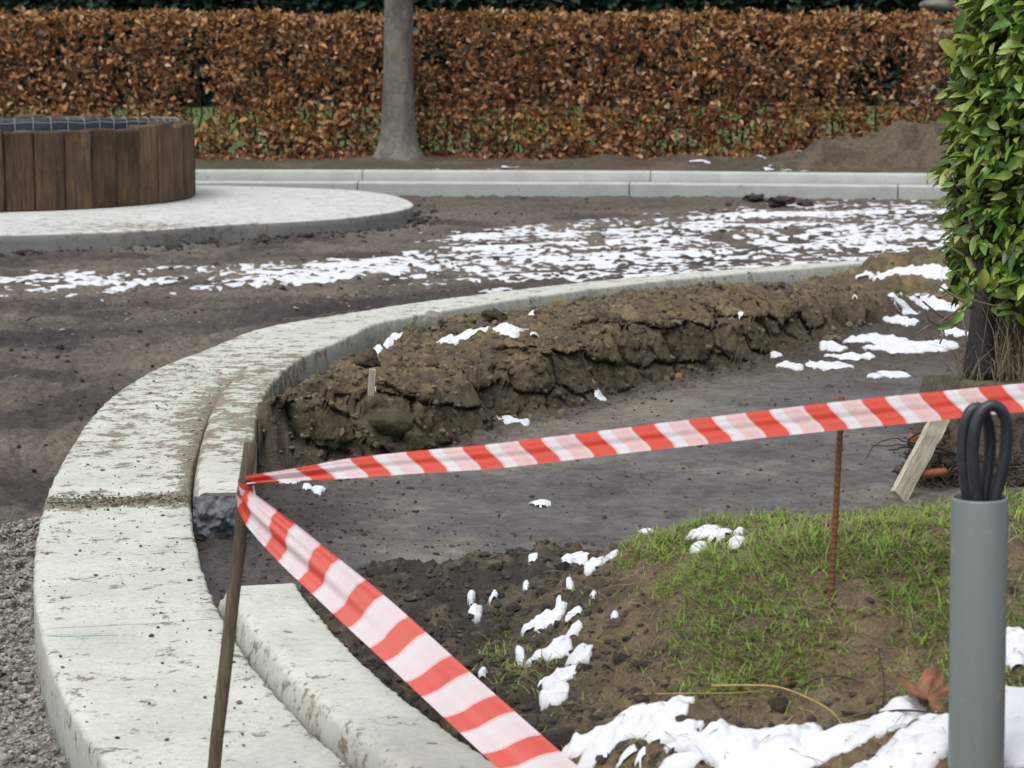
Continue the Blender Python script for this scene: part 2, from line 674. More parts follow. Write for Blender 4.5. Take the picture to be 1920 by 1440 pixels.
M_PLANK = mat_wood('grey_plank', (0.20, 0.18, 0.135), (0.36, 0.34, 0.27), stretch=(50, 50, 3))
M_TAPE = mat_tape()
M_PVC = mat_plain('grey_pvc', (0.175, 0.205, 0.20), 0.42, 0.45, var=0.08, vscale=7, bscale=25, bstr=0.05, fleck=(0.25, 0.24, 0.205), fthr=(0.60, 0.70), stretch=(4, 4, 0.4))
M_CABLE = mat_plain('black_cable', (0.022, 0.028, 0.033), 0.42, 0.5, var=0.3, vscale=35, bscale=200, bstr=0.1, fleck=(0.06, 0.065, 0.07), fthr=(0.56, 0.75))
M_RUST = mat_plain('rusty_steel', (0.15, 0.075, 0.035), 0.85, 0.3, var=0.35, vscale=120, bscale=400, bstr=0.4, fleck=(0.25, 0.16, 0.09))
M_BARK = None
M_ROCK = mat_plain('grey_rock', (0.23, 0.225, 0.19), 0.85, 0.3, var=0.3, vscale=18, bscale=60, bstr=0.6, bdist=0.01, fleck=(0.14, 0.11, 0.07))
M_LINER = mat_plain('black_liner', (0.022, 0.026, 0.034), 0.26, 0.6, var=0.35, vscale=8, bscale=14, bstr=0.5, bdist=0.03)
M_WIRE = mat_plain('pale_wire', (0.36, 0.38, 0.40), 0.5, 0.5)
M_BRICK = mat_plain('orange_brick', (0.34, 0.12, 0.06), 0.85, 0.3, var=0.25, vscale=50, bscale=120, bstr=0.4)
M_PAINT = mat_plain('green_spray', (0.16, 0.42, 0.30), 0.7, 0.3, var=0.3, vscale=80)
M_DRYLEAF = mat_col('dry_leaf', rough=0.7, spec=0.3, transl=0.2, var=0.3, vscale=40)
M_STONE = mat_plain('wall_stone', (0.22, 0.215, 0.20), 0.9, 0.3, var=0.25, vscale=4, bscale=20, bstr=0.5, bdist=0.02)

# ------------------------------------------------------------------ plan curves
ROAD_Z, BED_Z = -0.145, -0.12


def spline(P, step):
    P = np.asarray(P, float)
    out = []
    for i in range(len(P) - 1):
        p0, p1, p2, p3 = P[max(i - 1, 0)], P[i], P[i + 1], P[min(i + 2, len(P) - 1)]
        n = max(2, int(np.linalg.norm(p2 - p1) / step))
        for k in range(n):
            t = k / n
            out.append(0.5 * ((2 * p1) + (-p0 + p2) * t + (2 * p0 - 5 * p1 + 4 * p2 - p3) * t * t + (-p0 + 3 * p1 - 3 * p2 + p3) * t ** 3))
    out.append(P[-1])
    return np.array(out)


def resample(P, step):
    d = np.concatenate([[0], np.cumsum(np.linalg.norm(np.diff(P, axis=0), axis=1))])
    t = np.arange(0, d[-1], step)
    return np.column_stack([np.interp(t, d, P[:, k]) for k in range(P.shape[1])]), t


def smooth_line(P, n):
    P = P.copy()
    for _ in range(n):
        P[1:-1] = (P[:-2] + 2 * P[1:-1] + P[2:]) / 4
    return P


edge_px = [(560, 1800), (390, 1640), (285, 1540), (195, 1440), (150, 1370), (105, 1290), (75, 1200), (60, 1100), (65, 1020), (78, 950),
           (100, 890), (130, 840), (165, 785), (210, 740), (270, 700), (330, 673), (400, 650)]
kerb_px = [(617, 604), (705, 589), (780, 577), (880, 560), (1040, 539), (1200, 520), (1400, 502), (1600, 487), (1770, 476), (1960, 464)]
KH = 0.066
K_pts = np.array([at_z(x, y, KH)[:2] for x, y in kerb_px])
kd = np.gradient(K_pts, axis=0)
kd /= np.linalg.norm(kd, axis=1)[:, None]
L_pts = np.concatenate([np.array([at_z(x, y, 0.0)[:2] for x, y in edge_px]), K_pts - 0.51 * np.column_stack([kd[:, 1], -kd[:, 0]])])
PATH = smooth_line(resample(spline(L_pts, 0.1), 0.15)[0], 6)
PATH, PATH_T = resample(PATH, 0.15)


def poly_sd(P, x, y):
    """signed distance (positive to the right of travel) and arclength of nearest point"""
    x = np.asarray(x, float)
    y = np.asarray(y, float)
    best = np.full(x.shape, 1e9)
    sd = np.zeros(x.shape)
    tt = np.zeros(x.shape)
    acc = 0.0
    for i in range(len(P) - 1):
        a, b = P[i], P[i + 1]
        d = b - a
        L = math.hypot(*d)
        if L < 1e-9:
            continue
        k = ((x - a[0]) * d[0] + (y - a[1]) * d[1]) / (L * L)
        lo = -5.0 if i == 0 else 0.0
        hi = 6.0 if i == len(P) - 2 else 1.0
        k = np.clip(k, lo, hi)
        qx, qy = x - a[0] - k * d[0], y - a[1] - k * d[1]
        q = qx * qx + qy * qy
        s = (x - a[0]) * d[1] - (y - a[1]) * d[0]
        m = q < best
        best = np.where(m, q, best)
        sd = np.where(m, np.sign(s) * np.sqrt(q), sd)
        tt = np.where(m, acc + k * L, tt)
        acc += L
    return sd, tt


SLAB_W, KERB_W = 0.50, 0.21
PATH_C = PATH[::2]


def path_sd(x, y):
    return poly_sd(PATH_C, x, y)


def t_of_y(Y):
    return float(np.interp(Y, PATH[:, 1], PATH_T))


# berm foot line (on the bed level), left to right
foot_px = [(430, 900), (500, 890), (600, 885), (690, 872), (720, 856), (800, 848), (880, 822), (950, 792), (1050, 772), (1140, 748), (1200, 727),
           (1300, 706), (1400, 684), (1480, 660), (1560, 632), (1650, 604), (1760, 580), (1900, 560)]
FOOT = np.array([at_z(x, y, BED_Z)[:2] for x, y in foot_px])
_fd = np.concatenate([[0], np.cumsum(np.linalg.norm(np.diff(FOOT, axis=0), axis=1))])
crest_px = [718, 718, 704, 722, 704, 692, 684, 662, 636, 612, 596, 578, 564, 549, 534, 538, 552, 552]
CREST = []
for (x, y), (fx, fy), cy_ in zip(foot_px, FOOT, crest_px):
    CREST.append(at_y(x, cy_, fy + 0.32)[2])
CREST = np.array(CREST)
CREST[-3:] = np.minimum(CREST[-3:], 0.06)

# foreground bank: height control points (pixel, depth)
bank_px = [(1190, 985, 5.85), (1300, 968, 5.8), (1500, 960, 5.7), (1700, 945, 5.6), (1900, 930, 5.5), (1560, 1100, 4.9), (1830, 1475, 4.15),
           (1500, 1445, 4.4), (1100, 1425, 4.6), (1200, 1200, 5.15), (1010, 1200, 5.55), (880, 1260, 5.45), (750, 1110, 6.35), (660, 1085, 6.65),
           (800, 1075, 6.75), (1000, 1050, 6.6), (1150, 1050, 6.15), (1080, 1120, 5.85), (1300, 1200, 4.95), (1400, 1000, 5.5), (1300, 1100, 5.15),
           (1240, 1040, 5.65), (1200, 1350, 4.6), (1400, 1300, 4.65), (1700, 1200, 4.7), (1750, 1350, 4.35), (1040, 1330, 4.95), (2100, 1300, 4.4),
           (2100, 950, 5.3), (1000, 1600, 4.1), (1800, 1750, 3.4)]
BK = np.array([at_y(*p) for p in bank_px])
BK[:5, 2] -= 0.028
BK[19:22, 2] -= 0.012


def tps_fit(P, z, lam=0.01):
    n = len(P)
    d = np.linalg.norm(P[:, None] - P[None], axis=2)
    K = np.where(d > 0, d * d * np.log(d + 1e-12), 0) + lam * np.eye(n)
    Q = np.column_stack([np.ones(n), P])
    A = np.block([[K, Q], [Q.T, np.zeros((3, 3))]])
    return np.linalg.solve(A, np.concatenate([z, np.zeros(3)]))


BK_W = tps_fit(BK[:, :2], BK[:, 2])


def tps_eval(x, y):
    o = BK_W[-3] + BK_W[-2] * x + BK_W[-1] * y
    for (px, py, _), w in zip(BK, BK_W):
        d2 = (x - px) ** 2 + (y - py) ** 2
        o = o + w * 0.5 * d2 * np.log(d2 + 1e-12)
    return o


# back boundary of the bank (left to right): beyond it the ground falls to the bed
back_px = [(560, 1080, 6.7), (680, 1072, 6.95), (800, 1062, 7.05), (1000, 1036, 6.95), (1120, 1030, 6.6), (1180, 985, 6.05), (1300, 965, 5.98), (1500, 957, 5.9), (1700, 942, 5.8), (1900, 928, 5.7), (2200, 915, 5.6)]
BACK = np.array([at_y(p[0], p[1], p[2] - 0.10)[:2] for p in back_px])


def h_inner(x, y, detail=1.0, parts=False):
    s, t = path_sd(x, y)
    sk = s - (SLAB_W + KERB_W)
    bed = BED_Z + 0.010 * fbm(x, y, 1.3, 3, 1.1) + 0.0
    # berm
    sb, tb = poly_sd(FOOT, x, y)
    sb = -sb
    wig = 0.05 * fbm(tb, sb * 0.3, 3.1, 3, 2.2)
    sb2 = sb + wig
    hc = np.interp(tb, _fd, CREST) + 0.05 * fbm(x, y, 2.3, 3, 4.1)
    crev = np.exp(-((tb - (_fd[3] + 0.06) - 0.08 * np.sin(sb * 9)) / 0.055) ** 2)
    hc = hc - 0.17 * crev * sstep(1.0, 0.3, sb)
    rise = sstep(0.0, 0.13, sb2) * 0.80 + sstep(0.12, 0.36, sb2) * 0.20
    zk = 0.0 - 0.05 * sstep(0.3, 0.0, sk)
    back = np.clip((sb2 - 0.34) / (np.clip(sb2 - 0.34, 0, None) + np.clip(sk, 0.02, None) + 1e-3), 0, 1)
    berm_top = hc + (np.minimum(zk, hc) - hc) * back ** 1.3
    berm = bed + (berm_top - bed) * rise
    bm = sstep(-0.06, 0.03, sb2)
    # heap just inside the far end of the kerb and low soil at the bush
    hp = at_z(1730, 505, 0.0)
    heap = 0.24 * np.exp(-(((x - hp[0]) / 0.75) ** 2 + ((y - hp[1] + 0.1) / 0.42) ** 2))
    # bank
    zb = tps_eval(x, y)
    nb, _ = poly_sd(BACK, x, y)
    nbw = nb + 0.05 * fbm(x, y, 2.6, 3, 6.0)
    zb = np.minimum(zb, 0.62)
    zb = bed + (zb - bed) * sstep(-0.13, 0.0, nbw)
    lim = 0.075 + 0.8 * np.clip(sk, 0, None)
    zb = np.minimum(zb, lim)
    zb = np.where(y > 8.2, -1, zb)
    bkm = sstep(-0.1, 0.0, nbw) * (y < 8.2)
    z = np.where(sb2 > -0.06, np.maximum(berm, bed), bed) + heap
    z = np.maximum(z, zb)
    # soil stays below the top of the kerb where it meets it
    cap = np.where(sk > 0, -0.075 + 0.03 * fbm(x, y, 1.7, 2, 3.0) + 0.055 * sstep(0.3, 1.6, x) + 0.75 * np.clip(sk - 0.03, 0, None), -0.10)
    cap = cap + 0.20 * np.exp(-((y - 9.2) / 0.75) ** 2) * (sk > 0) + 0.20 * np.exp(-((x - hp[0]) / 0.8) ** 2) * (y > 12)
    z = np.where(y > 7.6, np.minimum(z, cap), np.minimum(z, np.where(sk > 0, 9, -0.06)))
    # soft soil strip beside the open end of the kerb
    gx, gy = at_z(520, 985, BED_Z)[:2]
    gap = np.exp(-(((x - gx) / 0.30) ** 2 + ((y - gy) / 0.95) ** 2))
    z = z + 0.035 * gap
    if detail:
        front = np.exp(-((sb2 - 0.12) / 0.16) ** 2) * bm
        lump = ridged(x, y, 5.5, 3, 3.3) - 0.6
        str_ = pnoise(tb * 22 + sb * 16, sb * 3.0, 2.0) + 0.6 * pnoise(tb * 47 + sb * 34, sb * 5.0, 6.0)
        blocks = ridged(tb * 1.0, sb * 0.6, 2.4, 2, 9.2)
        z = z + detail * bm * (0.028 * lump + 0.024 * fbm(x, y, 14, 4, 7.7) - 0.012)
        z = z + detail * front * (0.012 * str_ - 0.03 * np.clip(blocks - 0.55, 0, 1))
        rough_soil = np.clip(bkm * sstep(0.34, 0.12, zb) + gap + np.exp(-(sb2 / 0.25) ** 2) * 0.8 + sstep(3.0, 4.2, x + 0.25 * (y - 9)) * 0.4 + sstep(11.3, 12.6, y - 0.35 * (x - 1.5)) * 0.8, 0, 1)
        z = z + detail * rough_soil * (0.022 * (ridged(x, y, 8, 3, 5.5) - 0.6) + 0.012 * fbm(x, y, 26, 3, 8.8))
        z = z + detail * bkm * (0.022 * fbm(x, y, 6, 4, 4.4) + 0.010 * fbm(x, y, 26, 3, 1.4))
        flat = (1 - bm) * (1 - np.clip(bkm, 0, 1)) * (1 - rough_soil)
        rut = pnoise(x * 2.2 + y * 0.5, y * 17, 3.0) + 0.5 * pnoise(x * 5, y * 31, 1.0)
        z = z + detail * flat * (0.006 * rut + 0.006 * fbm(x, y, 12, 4, 2.6))
    if parts:
        return z, dict(s=s, t=t, sk=sk, sb=sb2, tb=tb, bm=bm, bkm=bkm, zb=zb, gap=gap, heap=heap, nb=nbw)
    return z


def h_road(x, y, detail=1.0, parts=False):
    s, t = path_sd(x, y)
    lo = ROAD_Z + 0.010 * fbm(x, y, 0.7, 3, 1.7)
    track = pnoise(s * 3.3, t * 0.35, 4.0) + 0.6 * pnoise(s * 7.5, t * 0.7, 7.0)
    lo = lo + 0.009 * track
    wob = 0.12 * np.sin(t * 0.7) + 0.06 * np.sin(t * 1.9 + 1.0)
    for c0, ph in ((-0.75, 0.0), (-2.2, 1.3), (-3.3, 2.1), (-4.9, 0.4)):
        q = s + wob - c0
        rut_ = np.exp(-(q / 0.13) ** 2)
        lo = lo - 0.022 * rut_ + 0.014 * np.exp(-((np.abs(q) - 0.22) / 0.07) ** 2) + 0.006 * rut_ * np.sin(t * 62 + 9 * np.abs(q) / 0.13 + ph)
    if not detail:
        return (lo, dict(s=s, t=t)) if parts else lo
    z = lo + detail * (0.016 * (ridged(x, y, 6.0, 3, 2.4) - 0.6) + 0.022 * fbm(x, y, 13, 3, 5.2) + 0.014 * pnoise(s * 9, t * 2.2, 3.0))
    z = z + 0.007 * fbm(x, y, 34, 2, 9.2) * sstep(17, 12, y)
    z = z - 0.03 * sstep(0.45, 0.0, -s) * sstep(9.5, 7.0, y)
    return (z, dict(s=s, t=t, lo=lo)) if parts else z


def inner_sample(x, y, A=None):
    """bilinear look-up of a field on the finished inner ground (its height by default)"""
    A = GZ if A is None else A
    nr, nc = GX.shape
    fi = np.clip(np.log(np.clip(y, 3.0, 17.49) / 3.0) / math.log(17.5 / 3.0) * (nr - 1), 0, nr - 1.001)
    fj = np.clip((x / (0.27 * y + 0.35) + 1) / 2 * (nc - 1), 0, nc - 1.001)
    i, j = fi.astype(int), fj.astype(int)
    a, b = fi - i, fj - j
    return (A[i, j] * (1 - a) * (1 - b) + A[i + 1, j] * a * (1 - b) + A[i, j + 1] * (1 - a) * b + A[i + 1, j + 1] * a * b)


def ground_hit(px, py, fn=None, y0=3.5, y1=30):
    y1 = 17.4 if fn is None else y1
    fn = fn or inner_sample
    r = ray(px, py)
    Y = np.linspace(y0, y1, 1500)
    k = Y / r[1]
    zz = CAM_Z + r[2] * k
    g = fn(r[0] * k, Y)
    i = int(np.argmax(zz < g))
    if i == 0:
        i = len(Y) - 1
    return np.array([r[0] * k[i], Y[i], float(g[i])])


# ------------------------------------------------------------------ ground sheet, lawn
def big_sheet(name, x0, x1, y0, y1, z, nx, ny, colr, amp=0.0):
    X, Y = np.meshgrid(np.linspace(x0, x1, nx), np.linspace(y0, y1, ny))
    Z = z + amp * fbm(X, Y, 0.25, 3, 1.0)
    V = np.column_stack([X.ravel(), Y.ravel(), Z.ravel()])
    c = np.tile(np.array([*colr, 0.0]), (len(V), 1))
    return structure(mesh_np(name, V, grid_faces(ny, nx), M_SOIL, col=c))


big_sheet('ground', -900, 900, -300, 1500, -0.45, 61, 61, (0.09, 0.075, 0.055))

# road -------------------------------------------------------------
def trap_grid(y0, y1, k, ncol, wf, w0):
    n = int(math.log(y1 / y0) / k)
    Yr = y0 * np.exp(np.linspace(0, math.log(y1 / y0), n))
    u = np.linspace(-1, 1, ncol)
    Y = np.repeat(Yr[:, None], ncol, 1)
    X = u[None, :] * (wf * Yr[:, None] + w0)
    return X, Y


RX, RY = trap_grid(4.0, 25.5, 0.0027, 660, 0.33, 0.5)
RZ, rp = h_road(RX, RY, 1.0, True)
keep = rp['s'] < 0.3
mud = np.array([0.135, 0.111, 0.092])
c = np.tile(mud, (*RX.shape, 1))
v = fbm(RX, RY, 0.9, 4, 8.0)
c = mix3(c, (0.055, 0.043, 0.037), sstep(0.0, 0.45, v) * 0.85)
c = mix3(c, (0.19, 0.16, 0.125), sstep(0.05, 0.5, -v + 0.1 * fbm(RX, RY, 6, 2)) * 0.7)
def plan_band(X, Y, pts, width):
    P = np.array([at_z(px, py, ROAD_Z)[:2] for px, py in pts])
    d, _ = poly_sd(P, X, Y)
    return np.exp(-(d / width) ** 2)
tanb = plan_band(RX, RY, [(-100, 618), (120, 598), (300, 585), (430, 570), (650, 548)], 0.45) * sstep(-0.3, 0.4, fbm(RX, RY, 3.0, 3, 2.0))
c = mix3(c, (0.17, 0.145, 0.11), tanb * 0.75)
drk = plan_band(RX, RY, [(-60, 640), (200, 625), (420, 612), (700, 572)], 0.4)
c = mix3(c, (0.030, 0.025, 0.023), drk * 0.65)
grav = sstep(7.2, 6.3, RY) * sstep(-0.05, 0.3, 0.35 - fbm(RX, RY, 2.2, 3, 3.0) * 0.5)
c = mix3(c, (0.42, 0.39, 0.335), grav * 0.9)
red = sstep(22, 24, RY)
c = mix3(c, (0.105, 0.080, 0.064), red * 0.7)
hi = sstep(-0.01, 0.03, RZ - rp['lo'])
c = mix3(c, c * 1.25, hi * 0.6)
wet = sstep(0.0, -0.02, RZ - rp['lo']) * 0.8
V = np.column_stack([RX.ravel(), RY.ravel(), RZ.ravel()])
cc = np.column_stack([c.reshape(-1, 3), wet.ravel()])
Vv, Ff, Cc = compact(V, grid_faces(*RX.shape, keep=keep), cc)
structure(mesh_np('road', Vv, Ff, M_SOIL, col=Cc))

# snow on the road ---------------------------------------------------
def ell(X, Y, px, py, rx, ry, z=ROAD_Z):
    o = at_z(px, py, z)
    a = at_z(px + rx, py, z)
    n_, f_ = at_z(px, py + ry, z), at_z(px, py - ry, z)
    ey = 0.5 * (f_[1] - n_[1])
    cx_, cy_ = o[0], 0.5 * (f_[1] + n_[1])
    # follow the line of sight so that the patch keeps its lean
    xx = X - cx_ * Y / cy_
    return np.exp(-((xx / (a[0] - o[0])) ** 2 + ((Y - cy_) / ey) ** 2))


SNOW_C, SLUSH_C = np.array([0.66, 0.685, 0.72]), np.array([0.42, 0.41, 0.40])


def snow_mesh(name, X, Y, Z, keep, label, thick):
    V = np.column_stack([X.ravel(), Y.ravel(), Z.ravel()])
    C = mix3(np.tile(SLUSH_C, (V.shape[0], 1)), SNOW_C, sstep(0.0, 1.0, thick.ravel()))
    Vv, Ff, Cv = compact(V, grid_faces(*X.shape, keep=keep), C)
    return stuff(mesh_np(name, Vv, Ff, M_SNOW, col=Cv), label, 'snow')


dens = (1.25 * ell(RX, RY, 1500, 440, 560, 72) + 1.0 * ell(RX, RY, 1000, 470, 300, 48) + 0.9 * ell(RX, RY, 1250, 505, 420, 26)
        + 1.0 * ell(RX, RY, 60, 535, 300, 36) + 0.92 * ell(RX, RY, 420, 516, 300, 24) + 0.92 * ell(RX, RY, 700, 506, 260, 26)
        + 0.75 * ell(RX, RY, 930, 545, 60, 8) + 0.6 * ell(RX, RY, 660, 572, 50, 6) + 0.8 * ell(RX, RY, 1700, 430, 260, 60)
        + 0.95 * ell(RX, RY, 182, 731, 30, 7))
dens = dens * sstep(0.0, 0.3, -rp['s'] - 0.02)
dens = np.clip(dens, 0, 1.12)
islY = at_z(770, 375, ROAD_Z)[1]
off = -0.046 + 0.050 * dens + 0.010 * fbm(RX, RY, 1.1, 3, 6.1) + 0.014 * pnoise(rp['s'] * 2.6, rp['t'] * 0.3, 8.0) * (dens > 0.5)
tc = at_z(1760, 448, ROAD_Z)
for rx_, ry_, w_ in ((1.25, 1.9, 0.11), (1.75, 2.7, 0.10), (2.9, 3.6, 0.10)):
    q = (np.hypot((RX - tc[0]) / rx_, (RY - tc[1]) / ry_) - 1) * rx_
    off = off - 0.030 * np.exp(-(q / w_) ** 2) * sstep(0.0, 0.25, fbm(RX, RY, 2.0, 2, 9.0) + 0.18)
off = np.where(dens < 0.12, -0.2, off)
SZ = rp['lo'] + off + 0.004 * fbm(RX, RY, 9, 2, 3.0)
ks = (SZ > RZ - 0.02) & (rp['s'] < -0.01)
snow_mesh('road_snow', RX, RY, SZ, ks, 'thin broken snow lying over the rutted mud of the roadway', (SZ - RZ) / 0.007)
del V, Vv, Ff, Cc, cc

# inner ground -------------------------------------------------------
GX, GY = trap_grid(3.0, 17.5, 0.0026, 620, 0.27, 0.35)
GZ, gp = h_inner(GX, GY, 1.0, True)
keep = gp['s'] > 0.34
def inner_color(GX, GY, gp):
    bedc = np.array([0.118, 0.108, 0.101])
    c = np.tile(bedc, (*GX.shape, 1))
    v = fbm(GX, GY, 1.1, 4, 3.0)
    c = mix3(c, (0.215, 0.19, 0.15), sstep(0.0, 0.5, v) * 0.7)
    c = mix3(c, (0.085, 0.077, 0.070), sstep(0.1, 0.6, -v) * 0.75)
    band = plan_band(GX, GY, [(1150, 770), (1300, 735), (1450, 705), (1650, 690)], 0.35)
    c = mix3(c, (0.26, 0.225, 0.17), band * 0.7)
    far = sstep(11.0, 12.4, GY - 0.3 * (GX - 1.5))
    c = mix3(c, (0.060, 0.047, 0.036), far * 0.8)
    bermc = np.array([0.155, 0.118, 0.066])
    bv = fbm(GX, GY, 5, 4, 6.6)
    bc = mix3(np.tile(bermc, (*GX.shape, 1)), (0.25, 0.19, 0.095), sstep(0.05, 0.5, bv) * 0.7)
    bc = mix3(bc, (0.105, 0.085, 0.06), sstep(0.05, 0.5, -bv) * 0.8)
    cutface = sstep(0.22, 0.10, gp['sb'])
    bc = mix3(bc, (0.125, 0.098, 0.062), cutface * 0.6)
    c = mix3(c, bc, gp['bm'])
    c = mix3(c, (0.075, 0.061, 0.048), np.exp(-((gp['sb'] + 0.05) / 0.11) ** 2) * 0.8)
    # bank: dark turned soil low down, tan soil above
    kb = gp['bkm']
    darkv = sstep(0.36, 0.06, GX + 0.16 * fbm(GX, GY, 3, 3, 2.0))
    bankc = mix3(np.tile(np.array([0.20, 0.15, 0.08]), (*GX.shape, 1)), (0.056, 0.045, 0.034), darkv * sstep(4.5, 5.0, GY))
    bankc = mix3(bankc, (0.12, 0.098, 0.06), sstep(0.0, 0.5, fbm(GX, GY, 4, 4, 9.0)) * 0.7)
    bankc = mix3(bankc, (0.24, 0.195, 0.12), sstep(0.15, 0.6, fbm(GX, GY, 6, 3, 12.0)) * 0.5)
    c = mix3(c, bankc, kb)
    c = mix3(c, (0.050, 0.041, 0.034), np.clip(gp['gap'] * 1.2, 0, 0.9))
    wet = (1 - gp['bm']) * (1 - kb) * (1 - far * 0.6) * 0.85
    return c, wet


def sliced(u, v, cu, cv, seed):
    """Voronoi slabs: per-cell offset and tilt, and distance to the crack between cells"""
    iu, iv = np.floor(u / cu).astype(int), np.floor(v / cv).astype(int)
    b1, b2 = np.full(u.shape, 9e9), np.full(u.shape, 9e9)
    val = np.zeros(u.shape)
    for du in (-1, 0, 1):
        for dv_ in (-1, 0, 1):
            k = (iu + du) * 73 + (iv + dv_) * 179 + seed
            r1, r2, r3, r4, r5 = [(np.sin(k * q) * 43758.5453) % 1.0 for q in (12.9898, 78.233, 39.425, 91.17, 5.731)]
            ou, ov = (iu + du + 0.15 + 0.7 * r1) * cu - u, (iv + dv_ + 0.15 + 0.7 * r2) * cv - v
            d = np.hypot(ou / cu, ov / cv)
            o = (r3 - 0.5) + (r4 - 0.5) * 0.9 * ou / cu + (r5 - 0.2) * 0.9 * ov / cv
            m = d < b1
            b2 = np.where(m, b1, np.minimum(b2, d))
            val = np.where(m, o, val)
            b1 = np.where(m, d, b1)
    return val, b2 - b1


def berm_lean(x, y, z, p):
    """how far the cut face of the ridge stands out from its height field: sliced blocks, cracks, drag marks"""
    base = 0.07 * sstep(0.02, 0.14, p['sb']) * sstep(0.42, 0.2, p['sb']) * (0.5 + fbm(p['tb'], p['sb'] * 0.2, 3.3, 2, 5.0)) * p['bm']
    fr = np.exp(-((p['sb'] - 0.13) / 0.20) ** 2) * p['bm']
    wu = p['tb'] + 0.05 * fbm(x, z, 6, 2, 3.0)
    wv = z + 0.105 * p['tb'] + 0.04 * fbm(x, z, 6, 2, 7.0)
    sv, k1 = sliced(wu, wv, 0.34, 0.17, 3)
    sv2, k2 = sliced(wu + 3.3, wv, 0.12, 0.075, 9)
    st = pnoise((x + 0.55 * z) * 38, z * 5.5, 1.0) + 0.6 * pnoise((x + 0.55 * z) * 80, z * 11, 5.0)
    return 0.45 * base + fr * (0.085 * sv - 0.05 * sstep(0.12, 0.0, k1) + 0.020 * sv2 - 0.010 * sstep(0.1, 0.0, k2) + 0.0035 * st + 0.010 * fbm(x, z, 26, 3, 3.0))


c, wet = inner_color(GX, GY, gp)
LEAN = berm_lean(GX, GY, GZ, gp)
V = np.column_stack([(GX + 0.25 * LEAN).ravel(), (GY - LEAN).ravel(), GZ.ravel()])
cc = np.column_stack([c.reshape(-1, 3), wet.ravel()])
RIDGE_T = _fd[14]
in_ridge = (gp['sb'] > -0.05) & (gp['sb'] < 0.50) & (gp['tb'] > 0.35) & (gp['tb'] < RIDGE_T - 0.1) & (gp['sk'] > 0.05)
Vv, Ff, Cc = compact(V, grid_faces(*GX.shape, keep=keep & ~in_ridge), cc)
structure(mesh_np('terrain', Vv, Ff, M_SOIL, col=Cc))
# the ridge of dug soil: a fine sheet laid along its foot line
FS, FT = resample(smooth_line(resample(FOOT, 0.05)[0], 3), 0.011)
fn_ = np.gradient(FS, axis=0)
fn_ = smooth_line(fn_ / np.linalg.norm(fn_, axis=1)[:, None], 12)
fn_ /= np.linalg.norm(fn_, axis=1)[:, None]
fnn = np.column_stack([-fn_[:, 1], fn_[:, 0]])
ki = (FT > 0.28) & (FT < RIDGE_T)
FS, fnn = FS[ki], fnn[ki]
vv_ = np.concatenate([np.linspace(-0.10, -0.01, 12), np.linspace(0.0, 0.22, 74), np.linspace(0.225, 0.60, 50)])
PX = FS[None, :, 0] + fnn[None, :, 0] * vv_[:, None]
PY = FS[None, :, 1] + fnn[None, :, 1] * vv_[:, None]
PZ, pp_ = h_inner(PX, PY, 1.0, True)
pc_, pw_ = inner_color(PX, PY, pp_)
pl_ = berm_lean(PX, PY, PZ, pp_)
V = np.column_stack([(PX + 0.25 * pl_).ravel(), (PY - pl_).ravel(), (PZ + 0.001).ravel()])
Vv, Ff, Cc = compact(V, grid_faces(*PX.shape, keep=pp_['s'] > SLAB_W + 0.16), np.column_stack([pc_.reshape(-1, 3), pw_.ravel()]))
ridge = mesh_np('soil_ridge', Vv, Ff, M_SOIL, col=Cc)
tag(ridge, 'long ridge of dug brown soil with a sliced front face inside the curved kerb', 'soil ridge')

